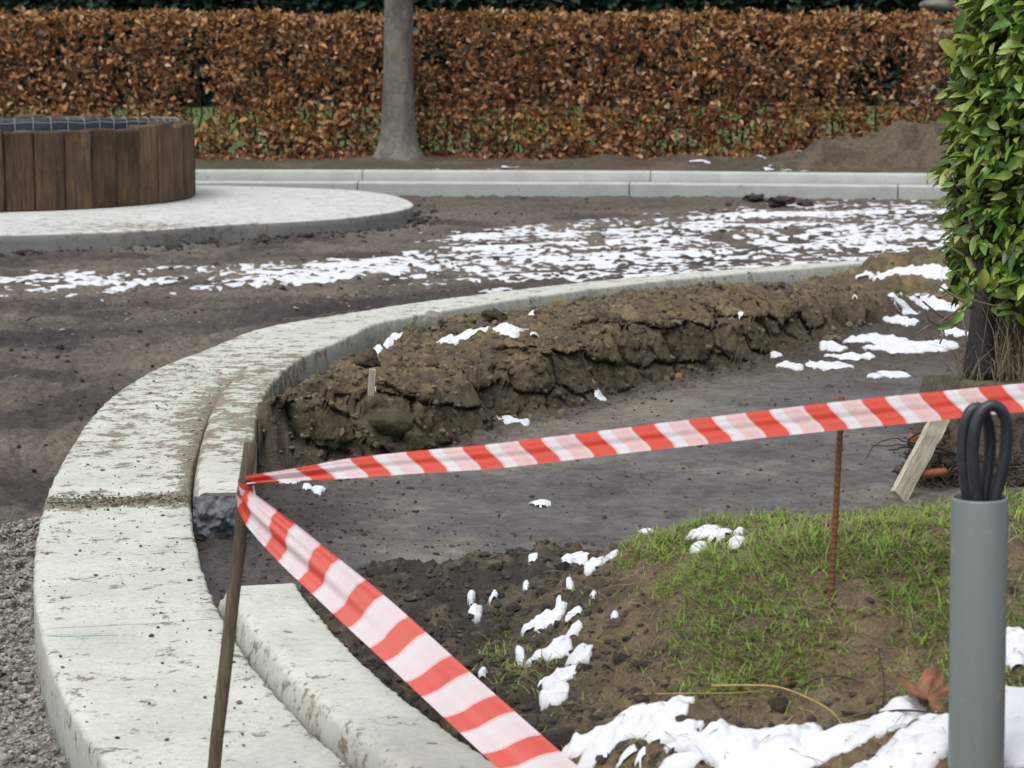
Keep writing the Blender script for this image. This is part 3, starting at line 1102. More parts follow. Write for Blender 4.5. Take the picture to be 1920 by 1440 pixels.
# snow patches on the inner ground -------------------------------------
patch = [(1075, 1047, 30, 11), (1110, 1058, 22, 7), (1145, 1048, 17, 7), (1000, 1046, 9, 4), (1320, 1003, 38, 13), (1350, 1010, 30, 8), (1378, 1020, 20, 6),
         (1310, 1036, 18, 4), (1385, 1008, 14, 5), (1215, 1000, 18, 4), (890, 1147, 14, 8), (884, 1132, 9, 6), (925, 1122, 10, 4), (985, 1106, 8, 4), (1068, 1105, 7, 6),
         (1030, 1160, 32, 9), (1048, 1140, 8, 10), (990, 1185, 16, 6), (1075, 1155, 16, 6), (1075, 1182, 20, 7), (1152, 1165, 9, 11), (1112, 1122, 8, 4),
         (1030, 1228, 52, 14), (1085, 1238, 26, 26), (1035, 1285, 25, 12), (1060, 1275, 35, 8), (1040, 1308, 28, 14), (905, 1265, 10, 8), (975, 1222, 10, 5),
         (1180, 1365, 120, 24), (1100, 1395, 70, 18), (1240, 1345, 50, 18), (1300, 1405, 60, 14), (1420, 1395, 130, 22), (1600, 1385, 160, 22), (1770, 1370, 120, 22), (1500, 1430, 200, 18),
         (1700, 1420, 160, 24), (1180, 1425, 28, 12), (1135, 1420, 8, 8), (1200, 1437, 14, 5), (1905, 1210, 40, 26), (1900, 1330, 60, 40), (1905, 1250, 22, 12), (1910, 1400, 60, 40), (1895, 1246, 10, 8),
         (1740, 1352, 22, 5), (1335, 1388, 60, 22), (1260, 1380, 60, 20), (1290, 1425, 60, 14),
         (1015, 946, 22, 5), (545, 905, 22, 10), (598, 920, 14, 8), (575, 912, 9, 6), (535, 878, 14, 8),
         (705, 660, 16, 14), (728, 640, 12, 9), (745, 630, 14, 7), (690, 668, 10, 8), (880, 626, 60, 5), (955, 612, 40, 6), (943, 598, 8, 14), (960, 628, 22, 6), (1000, 632, 10, 4),
         (775, 598, 8, 5), (1000, 590, 10, 5), (838, 636, 14, 5), (720, 823, 14, 10), (745, 830, 26, 8), (770, 828, 14, 8), (706, 766, 7, 8), (708, 742, 6, 6), (690, 845, 12, 6),
         (930, 783, 18, 6), (960, 788, 26, 5), (985, 793, 10, 6), (1120, 748, 18, 4), (1155, 712, 10, 6), (1175, 718, 8, 4),
         (1470, 630, 22, 8), (1480, 688, 30, 5), (1455, 668, 12, 8), (1535, 610, 28, 8), (1560, 648, 26, 7), (1640, 640, 55, 9), (1690, 655, 70, 6), (1720, 645, 50, 7), (1600, 668, 50, 6), (1545, 685, 35, 5),
         (1560, 685, 40, 5), (1690, 580, 40, 11), (1730, 575, 45, 9), (1760, 575, 40, 12), (1690, 598, 30, 6), (1700, 514, 70, 7), (1745, 512, 50, 8), (1640, 708, 14, 5), (1670, 705, 25, 6), (1690, 706, 18, 5),
         (1770, 546, 9, 7), (1620, 520, 20, 5), (1382, 594, 5, 7), (1602, 566, 6, 6), (1350, 672, 10, 5), (1800, 625, 30, 12), (1770, 645, 30, 8)]
SLOW = h_inner(GX, GY, 0.30)
dzy = np.abs(np.gradient(SLOW, axis=0) / np.gradient(GY, axis=0))
SPECS = []
for (px, py, rx, ry) in patch:
    o = ground_hit(px, py)
    n_ = ground_hit(px, py + ry)
    f_ = ground_hit(px, py - ry)
    ex = rx * o[1] / F_PX
    ey = min(max(0.5 * abs(f_[1] - n_[1]), 0.35 * ex, 0.012), 1.7 * ex + 0.05)
    SPECS.append((o[0], o[1], ex, ey))


def snow_mask(X, Y):
    m = np.full(X.shape, -1.0)
    for (ox, oy, ex, ey) in SPECS:
        sel = (np.abs(Y - oy) < 2.2 * ey) & (np.abs(X - ox) < 2.2 * ex)
        if not sel.any():
            continue
        dd = 1 - np.sqrt(((X[sel] - ox) / ex) ** 2 + ((Y[sel] - oy) / ey) ** 2)
        m[sel] = np.maximum(m[sel], dd)
    m = m + 0.26 * fbm(X, Y, 8, 3, 2.0) + 0.05 * fbm(X, Y, 30, 3, 4.0)
    return m - 1.5 * sstep(0.55, 1.1, inner_sample(X, Y, dzy)) * (Y > 7.5)


SNOWM = snow_mask(GX, GY)
parts = []
for (x0, x1, y0, y1, dx, dy) in ((-0.4, 1.35, 3.9, 8.3, 0.0042, 0.0065), (-1.1, 3.7, 8.3, 16.2, 0.0085, 0.013)):
    X, Y = np.meshgrid(np.arange(x0, x1, dx), np.arange(y0, y1, dy))
    m = snow_mask(X, Y)
    g0, gs, ln_ = inner_sample(X, Y), inner_sample(X, Y, SLOW), inner_sample(X, Y, LEAN)
    wm = sstep(0.0, 0.30, m)
    Z = g0 + (np.maximum(gs, g0 - 0.006) - g0) * wm + np.where(m > 0, 0.019 * np.sqrt(np.clip(m, 0, 1)), 0.07 * m) + 0.003 * fbm(X, Y, 13, 2, 2.0) * wm
    Z = np.where(m > 0.05, np.maximum(Z, g0 + 0.010 * sstep(0.05, 0.3, m)), Z)
    V = np.column_stack([(X + 0.25 * ln_).ravel(), (Y - ln_).ravel(), Z.ravel()])
    C = mix3(np.tile(SLUSH_C, (V.shape[0], 1)), SNOW_C, sstep(0.01, 0.10, m.ravel()))
    parts.append(compact(V, grid_faces(*X.shape, keep=(m > -0.10) & (inner_sample(X, Y, gp['s']) > SLAB_W + 0.2)), C))
Vv, Ff, Cv = join_np(parts)
stuff(mesh_np('bank_snow', Vv, Ff, M_SNOW, col=Cv), 'melting snow patches on the earth bank, dug soil and grass', 'snow')
del V, Vv, Ff

# ------------------------------------------------------------------ near kerb
PN = np.gradient(PATH, axis=0)
PN /= np.linalg.norm(PN, axis=1)[:, None]


def path_at(t):
    t = np.asarray(t, float)
    p = np.column_stack([np.interp(t, PATH_T, PATH[:, k]) for k in (0, 1)])
    d = np.column_stack([np.interp(t, PATH_T, PN[:, k]) for k in (0, 1)])
    d /= np.linalg.norm(d, axis=1)[:, None]
    return p, np.column_stack([d[:, 1], -d[:, 0]])


def loft(name, t0, t1, prof_fn, mat, parent, dirt_fn, step=0.018, chip=0.004, cast=0.0):
    n = max(4, int((t1 - t0) / step))
    t = np.linspace(t0, t1, n)
    p, nr = path_at(t)
    rows, cols = [], []
    for i in range(n):
        pr = np.array(prof_fn(t[i]))
        rows.append(np.column_stack([p[i, 0] + nr[i, 0] * pr[:, 0], p[i, 1] + nr[i, 1] * pr[:, 0], pr[:, 1]]))
        cols.append(np.column_stack([dirt_fn(t[i], pr[:, 0]), pr[:, 2]]))
    m = len(rows[0])
    V = np.concatenate(rows)
    C = np.concatenate(cols)
    ed = np.concatenate([np.array(prof_fn(tt))[:, 3] for tt in t])
    ch = ed * chip * np.clip(ridged(V[:, 0], V[:, 1], 17, 3, 2.0) - 0.2, 0, 2)
    nrr = np.repeat(nr, m, axis=0)
    off = np.tile(np.sign(np.array(prof_fn(t0))[:, 0] - np.array(prof_fn(t0))[:, 0].mean()), n)
    V[:, 0] -= nrr[:, 0] * off * ch
    V[:, 1] -= nrr[:, 1] * off * ch
    V[:, 2] -= ch * 0.7
    V[:, 2] += 0.0015 * fbm(V[:, 0], V[:, 1], 6, 3, 1.0)
    F = grid_faces(n, m)
    T = np.concatenate([F[:, [0, 1, 2]], F[:, [0, 2, 3]]])
    caps = []
    for k in range(1, m - 1):
        caps.append([0, k, k + 1])
        o = (n - 1) * m
        caps.append([o, o + k + 1, o + k])
    V2 = np.concatenate([V, V[:m], V[-m:]])
    C2 = np.concatenate([C, C[:m], C[-m:]])
    caps = np.array(caps)
    nV = len(V)
    caps = np.where(caps < m, caps + nV, caps - (n - 1) * m + nV + m)
    C2[nV:, 1] = np.maximum(C2[nV:, 1], cast)
    colr = np.column_stack([C2[:, 0], C2[:, 1], np.zeros(len(C2))])
    o = mesh_np(name, V2, np.concatenate([T, caps]), mat, parent, col=colr, smooth=True)
    return o


near_kerb = bpy.data.objects.new('near_kerb', None)
COL.objects.link(near_kerb)
structure(near_kerb)

T_MUD = t_of_y(7.95)


def slab_prof(t):
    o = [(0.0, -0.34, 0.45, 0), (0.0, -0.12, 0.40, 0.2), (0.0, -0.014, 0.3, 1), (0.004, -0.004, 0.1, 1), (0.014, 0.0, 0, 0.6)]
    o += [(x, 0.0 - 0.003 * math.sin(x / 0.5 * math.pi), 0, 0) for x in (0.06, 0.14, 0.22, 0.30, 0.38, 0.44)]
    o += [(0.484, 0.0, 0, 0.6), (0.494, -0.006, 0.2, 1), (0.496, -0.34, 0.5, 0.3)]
    return o


def slab_dirt(t, off):
    p, _ = path_at([t])
    y = p[0, 1]
    base = 0.47 + 0.13 * float(sstep(8.2, 9.4, y)) - 0.10 * float(sstep(11.5, 13, y)) - 0.03 * float(sstep(7.5, 6.0, y))
    d = np.full(len(off), base)
    d += 0.55 * math.exp(-((t - T_MUD) / 0.11) ** 2)
    if y > 8.0:
        d += 0.30 * np.exp(-((off - 0.50) / 0.08) ** 2) * float(sstep(12.0, 10.5, y))
    d += 0.12 * np.exp(-((off - 0.50) / 0.04) ** 2)
    return d


joints = [0.0] + [t_of_y(v) for v in (6.22, 7.95, 10.35)] + [t_of_y(10.35) + 3.0 * k for k in (1, 2, 3)] + [float(PATH_T[-1])]
joints = sorted(j for j in joints if j <= PATH_T[-1])
for a, b in zip(joints[:-1], joints[1:]):
    if b - a > 0.2:
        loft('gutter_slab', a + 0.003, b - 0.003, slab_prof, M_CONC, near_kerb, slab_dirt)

T_K1, T_K2 = t_of_y(6.42), t_of_y(7.70)


def kerb_h(t):
    if t < T_K1 + 0.001:
        return 0.012 + 0.050 * float(sstep(T_K1, T_K1 - 0.10, t))
    return KH


def kerb_prof(t):
    h = kerb_h(t)
    r = min(0.02, h * 0.45)
    wk = 0.5 + KERB_W
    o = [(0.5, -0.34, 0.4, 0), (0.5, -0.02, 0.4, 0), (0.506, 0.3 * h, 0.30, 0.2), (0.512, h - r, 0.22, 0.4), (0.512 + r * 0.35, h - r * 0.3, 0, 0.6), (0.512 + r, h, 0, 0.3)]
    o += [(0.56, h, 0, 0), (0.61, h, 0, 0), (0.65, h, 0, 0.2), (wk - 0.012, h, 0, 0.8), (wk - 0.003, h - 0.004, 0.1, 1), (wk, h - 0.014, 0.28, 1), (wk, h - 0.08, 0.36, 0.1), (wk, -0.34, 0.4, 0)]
    return o


def kerb_dirt(t, off):
    p, _ = path_at([t])
    y = p[0, 1]
    b = 0.48 + 0.20 * float(sstep(8.0, 8.8, y)) * float(sstep(12.2, 10.8, y)) - 0.08 * float(sstep(7, 6, y))
    return np.full(len(off), b) + 0.12 * np.exp(-((off - 0.51) / 0.03) ** 2)


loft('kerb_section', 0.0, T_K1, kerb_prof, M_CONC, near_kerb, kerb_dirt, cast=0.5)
kj = [T_K2] + [T_K2 + 2.55, T_K2 + 5.6, T_K2 + 8.6, T_K2 + 11.6] + [float(PATH_T[-1])]
kj = [k for k in kj if k <= PATH_T[-1]]
for a, b in zip(kj[:-1], kj[1:]):
    if b - a > 0.2:
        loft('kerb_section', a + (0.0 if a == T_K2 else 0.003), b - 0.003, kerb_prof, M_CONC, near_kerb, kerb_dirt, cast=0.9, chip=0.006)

# torn end face of the kerb at the opening
p_, n_ = path_at([T_K2])
dv = np.array([-n_[0, 1], n_[0, 0]])
gx_, gz_ = np.meshgrid(np.linspace(0.497, 0.705, 46), np.linspace(-0.16, 0.056, 56))
rg0 = 0.010 + 0.030 * np.clip(ridged(gx_, gz_, 9, 4, 3.0), 0, 2) * sstep(0.06, 0.0, gz_) * sstep(0.497, 0.52, gx_) + 0.012 * fbm(gx_, gz_, 40, 3, 1.0)
bx_ = p_[0, 0] + n_[0, 0] * gx_ - dv[0] * rg0
by_ = p_[0, 1] + n_[0, 1] * gx_ - dv[1] * rg0
M_BROKEN = mat_plain('broken_concrete', (0.125, 0.135, 0.14), 0.9, 0.3, var=0.35, vscale=40, bscale=150, bstr=0.7, bdist=0.006, fleck=(0.24, 0.25, 0.24), fthr=(0.6, 0.7))
mesh_np('broken_end', np.column_stack([bx_.ravel(), by_.ravel(), gz_.ravel()]), grid_faces(56, 46), M_BROKEN, near_kerb)

# rough concrete haunching under the road edge of the slab
def haunch_prof(t):
    return [(-0.09, -0.40, 0.5, 0), (-0.08, -0.22, 0.5, 0.5), (-0.05, -0.185, 0.4, 1), (-0.02, -0.165, 0.4, 1), (0.02, -0.16, 0.4, 0)]


hh = loft('footing', 0.05, t_of_y(8.6), haunch_prof, M_CONC, near_kerb, lambda t, o: np.full(len(o), 0.5), chip=0.03)

# green spray marks on the slab: thin irregular sheets just above the concrete
def paint_strip(pts, w):
    P = resample(np.array([at_z(x, y, 0.0025) for x, y in pts]), 0.012)[0]
    T = np.gradient(P, axis=0)
    T /= np.linalg.norm(T, axis=1)[:, None]
    N = np.column_stack([T[:, 1], -T[:, 0], np.zeros(len(P))])
    ww = w * (0.55 + 0.45 * RNG.random(len(P)))[:, None]
    V = np.stack([P - N * ww, P + N * ww], 1).reshape(-1, 3)
    V[:, 2] = 0.0032
    return mesh_np('paint_mark', V, grid_faces(len(P), 2), M_PAINT, near_kerb)


paint_strip([(90, 1191), (150, 1190), (222, 1187)], 0.004)
paint_strip([(90, 941), (150, 939)], 0.004)

# ------------------------------------------------------------------ island and planter
isl_px = [(-520, 452), (-250, 449), (0, 441), (133, 437), (267, 432), (420, 421), (530, 416), (640, 409), (710, 401), (755, 393), (775, 385), (768, 377), (745, 368),
          (700, 360), (640, 355), (500, 350), (365, 347.5), (150, 345.5), (-300, 344)]
ISL = np.array([at_z(x, y, 0.0)[:2] for x, y in isl_px])
isl = spline(np.concatenate([ISL, ISL[:1]]), 0.12)[:-1]
n = len(isl)
cen = isl.mean(0)
rings = [(1.0, -0.30, 0.92), (1.0, -0.06, 0.9), (1.0, -0.012, 0.8), (0.9985, -0.002, 0.05), (0.994, 0.0, 0.0), (0.97, 0.002, 0), (0.9, 0.003, 0), (0.7, 0.004, 0), (0.4, 0.004, 0), (0.1, 0.004, 0)]  # third value darkens the side wall: shade painted into its colour, plus damp
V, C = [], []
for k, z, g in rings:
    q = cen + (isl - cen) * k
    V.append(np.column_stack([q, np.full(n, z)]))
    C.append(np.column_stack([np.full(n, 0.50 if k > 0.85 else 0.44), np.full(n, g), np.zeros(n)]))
V, C = np.concatenate(V), np.concatenate(C)
C[:, 0] += 0.25 * np.exp(-((V[:, 0] + 3.2) ** 2 / 0.5 + (V[:, 1] - 19.6) ** 2 / 0.2))
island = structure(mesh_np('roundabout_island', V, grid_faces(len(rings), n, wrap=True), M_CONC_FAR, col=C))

PC, PR = np.array([-5.05, 22.98]), 2.0
planter = thing('timber_planter', 'round planter of upright dark railway sleepers on the concrete island', 'planter', (PC[0], PC[1], 0.004))
ns = 46
dth = 2 * math.pi / ns
rg = np.random.default_rng(21)
for k in range(ns):
    a = k * dth + 0.03
    w = 2 * PR * math.sin(dth / 2) * rg.uniform(0.955, 0.99)
    hgt = 0.705 + rg.normal(0, 0.010)
    Vb, Fb = box_np(w, 0.15, hgt, bev=0.014, jit=0.0025, rng=rg, div=3)
    o = mesh_np('sleeper', Vb, Fb, M_SLEEPER, planter, smooth=False)
    r = PR - 0.075 + rg.normal(0, 0.008) + (0.05 if abs(a % (2 * math.pi) - 4.885) < 0.07 else 0)
    o.location = (r * math.cos(a), r * math.sin(a), 0)
    o.rotation_euler = (rg.normal(0, 0.006), rg.normal(0, 0.006), a + math.pi / 2 + rg.normal(0, 0.02))
# soil fill under a black liner that stands up in a crumpled collar above the rim
aa = np.linspace(0, 2 * np.pi, 260, endpoint=False)
ztop = 0.752 + 0.062 * np.cos(aa + np.pi / 2) + 0.010 * fbm(np.cos(aa) * 2, np.sin(aa) * 2, 2.2, 3)
prof = [(1.70, 0.60, 0), (1.76, 0.3, 1), (1.775, 0.75, 1), (1.785, 0.93, 1), (1.80, 1.0, 1), (1.825, 0.97, 1), (1.835, 0.8, 1), (1.838, 0.4, 1), (1.84, 0.0, 1), (1.84, 0.55, 0)]
V = []
for j, (r, f, rel) in enumerate(prof):
    z = (0.64 + (ztop - 0.64) * f) if rel else np.full(len(aa), f)
    rr_ = r + 0.018 * pnoise(np.cos(aa) * 9, np.sin(aa) * 9, f * 2.0 + j * 0.3) + 0.010 * pnoise(np.cos(aa) * 26, np.sin(aa) * 26, f * 5.0)
    V.append(np.column_stack([rr_ * np.cos(aa), rr_ * np.sin(aa), z + 0.006 * pnoise(np.cos(aa) * 17, np.sin(aa) * 17, j * 0.7)]))
cen_v = np.array([[0, 0, 0.60]])
V = np.concatenate(V)
Fq = grid_faces(len(prof), len(aa), wrap=True)
F3 = np.concatenate([Fq[:, [0, 1, 2]], Fq[:, [0, 2, 3]], np.array([[len(V), (k + 1) % len(aa), k] for k in range(len(aa))])])
mesh_np('liner', np.concatenate([V, cen_v]), F3, M_LINER, planter)
wires = []
for k in range(72):
    a_ = 2 * math.pi * k / 72 + 0.02
    zt_ = float(np.interp(a_, aa, ztop))
    pr_ = np.array([[1.862, 0.62], [1.864, 0.70], [1.862, zt_ - 0.01], [1.835, zt_ + 0.012], [1.79, zt_ + 0.01]])
    wires.append(tube_np(np.column_stack([pr_[:, 0] * math.cos(a_), pr_[:, 0] * math.sin(a_), pr_[:, 1]]), 0.0026, 5))
for f in (0.35, 0.8):
    ring_ = np.column_stack([1.868 * np.cos(aa), 1.868 * np.sin(aa), 0.64 + (ztop - 0.64) * f + 0.004 * np.sin(aa * 31)])
    wires.append(tube_np(np.vstack([ring_, ring_[:1]]), 0.0024, 5, caps=False))
Vw, Fw = join_np(wires)
mesh_np('wire_mesh', Vw, Fw, M_WIRE, planter)

# ------------------------------------------------------------------ far kerb
FK_px = [(-500, 340), (0, 341), (365, 341.5), (700, 342), (960, 343), (1218, 344), (1500, 347), (1672, 348.5), (1770, 349.5), (2100, 353), (2500, 357)]
FKP = np.array([at_z(x, y, 0.0)[:2] for x, y in FK_px])
FKL = spline(FKP, 0.2)
FKL, FKT = resample(FKL, 0.1)
FKL = smooth_line(FKL, 20)
far_kerb = bpy.data.objects.new('far_kerb', None)
COL.objects.link(far_kerb)
structure(far_kerb)
FKD = np.gradient(FKL, axis=0)
FKD /= np.linalg.norm(FKD, axis=1)[:, None]


def far_loft(name, t0, t1, prof, dirt=0.25):
    t = np.linspace(t0, t1, max(3, int((t1 - t0) / 0.1)))
    p = np.column_stack([np.interp(t, FKT, FKL[:, k]) for k in (0, 1)])
    d = np.column_stack([np.interp(t, FKT, FKD[:, k]) for k in (0, 1)])
    nr = np.column_stack([-d[:, 1], d[:, 0]])
    m = len(prof)
    pr = np.array(prof)
    V = np.concatenate([np.column_stack([p[i, 0] + nr[i, 0] * pr[:, 0], p[i, 1] + nr[i, 1] * pr[:, 0], pr[:, 1]]) for i in range(len(t))])
    V[:, 2] += 0.002 * fbm(V[:, 0], V[:, 1], 4, 2)
    F = grid_faces(len(t), m)
    T = [F[:, [0, 1, 2]], F[:, [0, 2, 3]]]
    n0 = len(V)
    Vc = np.concatenate([V, V[:m], V[-m:]])
    cp = np.array([[n0, n0 + k, n0 + k + 1] for k in range(1, m - 1)] + [[n0 + m, n0 + m + k + 1, n0 + m + k] for k in range(1, m - 1)])
    C = np.column_stack([np.full(len(Vc), dirt), np.tile(pr[:, 2], len(t) + 2), np.zeros(len(Vc))])
    T.append(cp)
    return mesh_np(name, Vc, np.concatenate(T), M_CONC_KERB, far_kerb, col=C)


def fk_t(px):
    X = at_z(px, 344, 0.0)[0]
    return float(np.interp(X, FKL[:, 0], FKT))


fprof_slab = [(0, -0.35, 0.40), (0, -0.02, 0.34), (0.004, -0.006, 0.1), (0.015, 0, 0), (0.15, 0.0, 0), (0.296, 0, 0), (0.296, -0.35, 0.3)]
fprof_kerb = [(0.30, -0.35, 0.3), (0.30, 0.0, 0.16), (0.312, 0.085, 0.10), (0.318, 0.100, 0), (0.335, 0.107, 0), (0.48, 0.107, 0), (0.50, 0.10, 0.1), (0.50, -0.35, 0.3)]
js = [0.0] + [fk_t(x) for x in (-250, 210, 668, 1180, 1672)] + [float(FKT[-1])]
for a, b in zip(js[:-1], js[1:]):
    far_loft('gutter_slab', a + 0.006, b - 0.006, fprof_slab, 0.3)
js = [0.0] + [fk_t(x) for x in (-200, 250, 672, 1216, 1725)] + [float(FKT[-1])]
for a, b in zip(js[:-1], js[1:]):
    far_loft('kerb_section', a + 0.005, b - 0.005, fprof_kerb, 0.28)

# ------------------------------------------------------------------ far verge, lawn
def h_verge(x, y, detail=1.0):
    z = 0.075 + 0.05 * sstep(26.0, 27.4, y)
    z = z + 0.05 * np.clip(fbm(x, y, 0.8, 3, 2.0), -0.3, 1) * sstep(-2.2, 0.6, x)
    z = z + 0.13 * np.exp(-((y - 26.95) / 0.38) ** 2) * np.clip(0.45 + 0.9 * fbm(x, y * 0.4, 1.1, 3, 5.0), 0, 1.3) * sstep(0.0, 1.2, x)
    tb = at_y(745, 296, 27.2)
    z = z + 0.08 * np.exp(-(((x - tb[0]) / 0.55) ** 2 + ((y - 27.2) / 0.5) ** 2))
    return z + detail * (0.016 * fbm(x, y, 5, 4, 1.0) + 0.015 * (ridged(x, y, 7, 2) - 0.6))


X, Y = np.meshgrid(np.linspace(-10, 10, 620), np.linspace(24.9, 29.2, 80))
fd, _ = poly_sd(FKL[::4], X, Y)
Z = h_verge(X, Y)
c = np.tile(np.array([0.085, 0.066, 0.046]), (*X.shape, 1))
c = mix3(c, (0.15, 0.12, 0.085), sstep(0, 0.5, fbm(X, Y, 1.5, 3, 4.0)) * 0.7)
gr = sstep(-1.5, -2.2, X) * sstep(0.1, 0.4, fbm(X, Y, 2, 3) + 0.5) * 0.5
c = mix3(c, (0.06, 0.085, 0.03), gr)
V = np.column_stack([X.ravel(), Y.ravel(), Z.ravel()])
Vv, Ff, Cc = compact(V, grid_faces(*X.shape, keep=(-fd > 0.42)), np.column_stack([c.reshape(-1, 3), np.zeros(X.size)]))
structure(mesh_np('verge', Vv, Ff, M_SOIL, col=Cc))
vs_mask = fbm(X, Y, 3.0, 4, 7.0) + 0.55 * np.exp(-((X - (900 - 960) / 168) / 0.5) ** 2) + 0.5 * np.exp(-((X - (1320 - 960) / 168) / 0.7) ** 2) + 0.75 * np.exp(-((X - (1480 - 960) / 168) / 0.25) ** 2) - 0.85
vs_mask = vs_mask - 0.8 * sstep(26.9, 27.4, Y)
VZ = h_verge(X, Y, 0.3) + 0.012 + 0.012 * np.sqrt(np.clip(vs_mask, 0, 1))
snow_mesh('verge_snow', X, Y, VZ, (vs_mask > 0) & (-fd > 0.5), 'small streaks of snow on the soil verge below the hedge', vs_mask * 6)

X, Y = np.meshgrid(np.linspace(-16, 16, 160), np.linspace(28.4, 54, 90))
Z = 0.125 + 0.02 * fbm(X, Y, 0.6, 3)
c = np.tile(np.array([0.085, 0.15, 0.034]), (*X.shape, 1))
c = mix3(c, (0.06, 0.11, 0.028), sstep(-0.2, 0.5, fbm(X, Y, 1.2, 4)))
structure(mesh_np('lawn', np.column_stack([X.ravel(), Y.ravel(), Z.ravel()]), grid_faces(*X.shape), M_SOIL, col=np.column_stack([c.reshape(-1, 3), np.zeros(X.size)])))

# soil pile in front of the hedge at right
pc = at_y(1745, 320, 26.75)
X, Y = np.meshgrid(np.linspace(-2.2, 2.2, 180), np.linspace(-0.75, 0.75, 90))
R_ = np.sqrt((X / np.where(X < 0, 2.05, 1.9)) ** 2 + (Y / 0.62) ** 2)
Z = 0.47 * np.clip(1 - R_ ** 1.5, -0.4, 1) * (1 + 0.4 * fbm(X, Y, 1.4, 3, 5.0)) + 0.035 * fbm(X, Y, 4, 4) + 0.03 * (ridged(X, Y, 6, 3) - 0.6)
c = np.tile(np.array([0.125, 0.098, 0.066]), (*X.shape, 1))
c = mix3(c, (0.085, 0.066, 0.046), sstep(0, 0.4, fbm(X, Y, 4, 3)))
V = np.column_stack([X.ravel(), Y.ravel(), Z.ravel()])
Vv, Ff, Cc = compact(V, grid_faces(*X.shape, keep=Z > -0.12), np.column_stack([c.reshape(-1, 3), np.zeros(X.size)]))
pile = mesh_np('soil_pile', Vv, Ff, M_SOIL, col=Cc)
pile.location = (float(pc[0]) + 0.1, 26.75, 0.10)
tag(pile, 'brown heap of loose soil against the right end of the beech hedge', 'soil heap')

# ------------------------------------------------------------------ beech hedge
def leaf_template(w=0.5, n=4, fold=0.12, curl=0.2):
    ys = np.linspace(0, 1, n)
    V = []
    for y in ys:
        ww = w * math.sin(math.pi * (0.06 + 0.9 * y) ** 0.85) * 0.5
        z = -curl * y * y
        V += [[-ww, y, z + fold * ww * 2], [0, y, z], [ww, y, z + fold * ww * 2]]
    V = np.array(V)
    F = grid_faces(n, 3)
    return V, F


HY0, HY1, HZ0, HZ1 = 27.55, 28.15, 0.10, 1.75
rg = np.random.default_rng(31)
hedge = thing('beech_hedge', 'long clipped beech hedge holding its brown winter leaves behind the far kerb', 'hedge', (0, 27.85, 0.10))


def hedge_density(x, z):
    """share of leaves kept over the face: bare spots and thin foot as in the clipped hedge"""
    px = CX + x / 27.6 * F_PX
    py = 60 + (CAM_Z - z) / 27.6 * F_PX
    d = np.ones_like(x)
    d *= 1 - 0.93 * np.exp(-((px - 375) / 34) ** 2) * sstep(55, 85, py) * sstep(260, 225, py)
    d *= 1 - 0.7 * np.exp(-((px - 235) / 28) ** 2 - ((py - 125) / 40) ** 2)
    d *= 1 - 0.85 * np.exp(-((px - 822) / 30) ** 2 - ((py - 95) / 35) ** 2)
    d *= 1 - 0.80 * np.exp(-((px - 830) / 30) ** 2 - ((py - 160) / 20) ** 2)
    d *= 1 - 0.85 * np.exp(-((px - 1615) / 26) ** 2 - ((py - 135) / 45) ** 2)
    d *= 1 - 0.75 * np.exp(-((px - 1670) / 26) ** 2 - ((py - 160) / 70) ** 2)
    d *= 1 - 0.5 * np.exp(-((px - 1190) / 22) ** 2 - ((py - 165) / 12) ** 2)
    thin = 0.72 * np.exp(-((px - 430) / 60) ** 2) + 0.72 * np.exp(-((px - 1385) / 85) ** 2) + 0.55 * np.exp(-((px - 1240) / 45) ** 2) + 0.40 * np.exp(-((px - 1580) / 45) ** 2) + 0.30 * np.exp(-((px - 960) / 30) ** 2) - 0.25
    foot = sstep(200, 245, py + 26 * pnoise(px / 40, py / 60))
    d *= 1 - np.clip(thin, -0.4, 0.8) * foot * sstep(300, 280, py)
    d *= 1 - 0.55 * np.exp(-((px - 830) / 60) ** 2) * sstep(240, 262, py)
    d *= np.clip(0.80 + 0.75 * fbm(x * 1.6, z * 0.75, 2.6, 3, 3.0), 0.12, 1.4)
    return d


NL = 66000
lx = rg.uniform(-8.6, 8.6, NL)
lz = np.where(rg.random(NL) < 0.14, rg.uniform(HZ0, 0.75, NL), HZ0 + 0.02 + (HZ1 - HZ0) * rg.random(NL) ** 0.95)
depth = rg.random(NL) ** 1.9
side = rg.random(NL)
ly = np.where(side < 0.74, HY0 + depth * 0.30, HY1 - depth * 0.30)
face = 0.07 * fbm(lx, lz, 1.3, 3, 1.0) + 0.10 * fbm(lx * 1.5, lz * 0.8, 3.2, 3, 8.0)
ly = ly + np.where(side < 0.74, face, -face)
top = 0.045 * fbm(lx, lx * 0, 1.1, 3) + 0.03 * fbm(lx, lx * 0 + 4, 6, 2)
lz = np.where(lz > HZ1 - 0.25, lz + top, lz)
kp = rg.random(NL) < hedge_density(lx, lz)
extra = 3500
ex_x = rg.uniform(-8.6, 8.6, extra)
ex_z = HZ1 + 0.03 * fbm(ex_x, ex_x * 0, 1.1, 3) + 0.05 * fbm(ex_x, ex_x * 0 + 4, 5, 2) + np.abs(rg.normal(0, 0.022, extra))
ex_y = rg.uniform(HY0, HY1, extra)
lit = 2600
li_x, li_y = rg.uniform(-8.6, 8.6, lit), rg.normal(27.62, 0.16, lit)
li_z = h_verge(li_x, li_y, 0.3) + rg.uniform(0.0, 0.05, lit)
P = np.concatenate([np.column_stack([lx, ly, lz])[kp], np.column_stack([ex_x, ex_y, ex_z]), np.column_stack([li_x, li_y, li_z])])
m = len(P)
d = rg.normal(size=(m, 3)) * np.array([0.8, 0.5, 0.7]) + np.array([0, -0.25, -0.25])
nrm = rg.normal(size=(m, 3)) * 0.75 + np.array([0, -0.75, 0.35])
R = frames(d, nrm)
scl = rg.uniform(0.036, 0.090, m)
tone = rg.random(m)
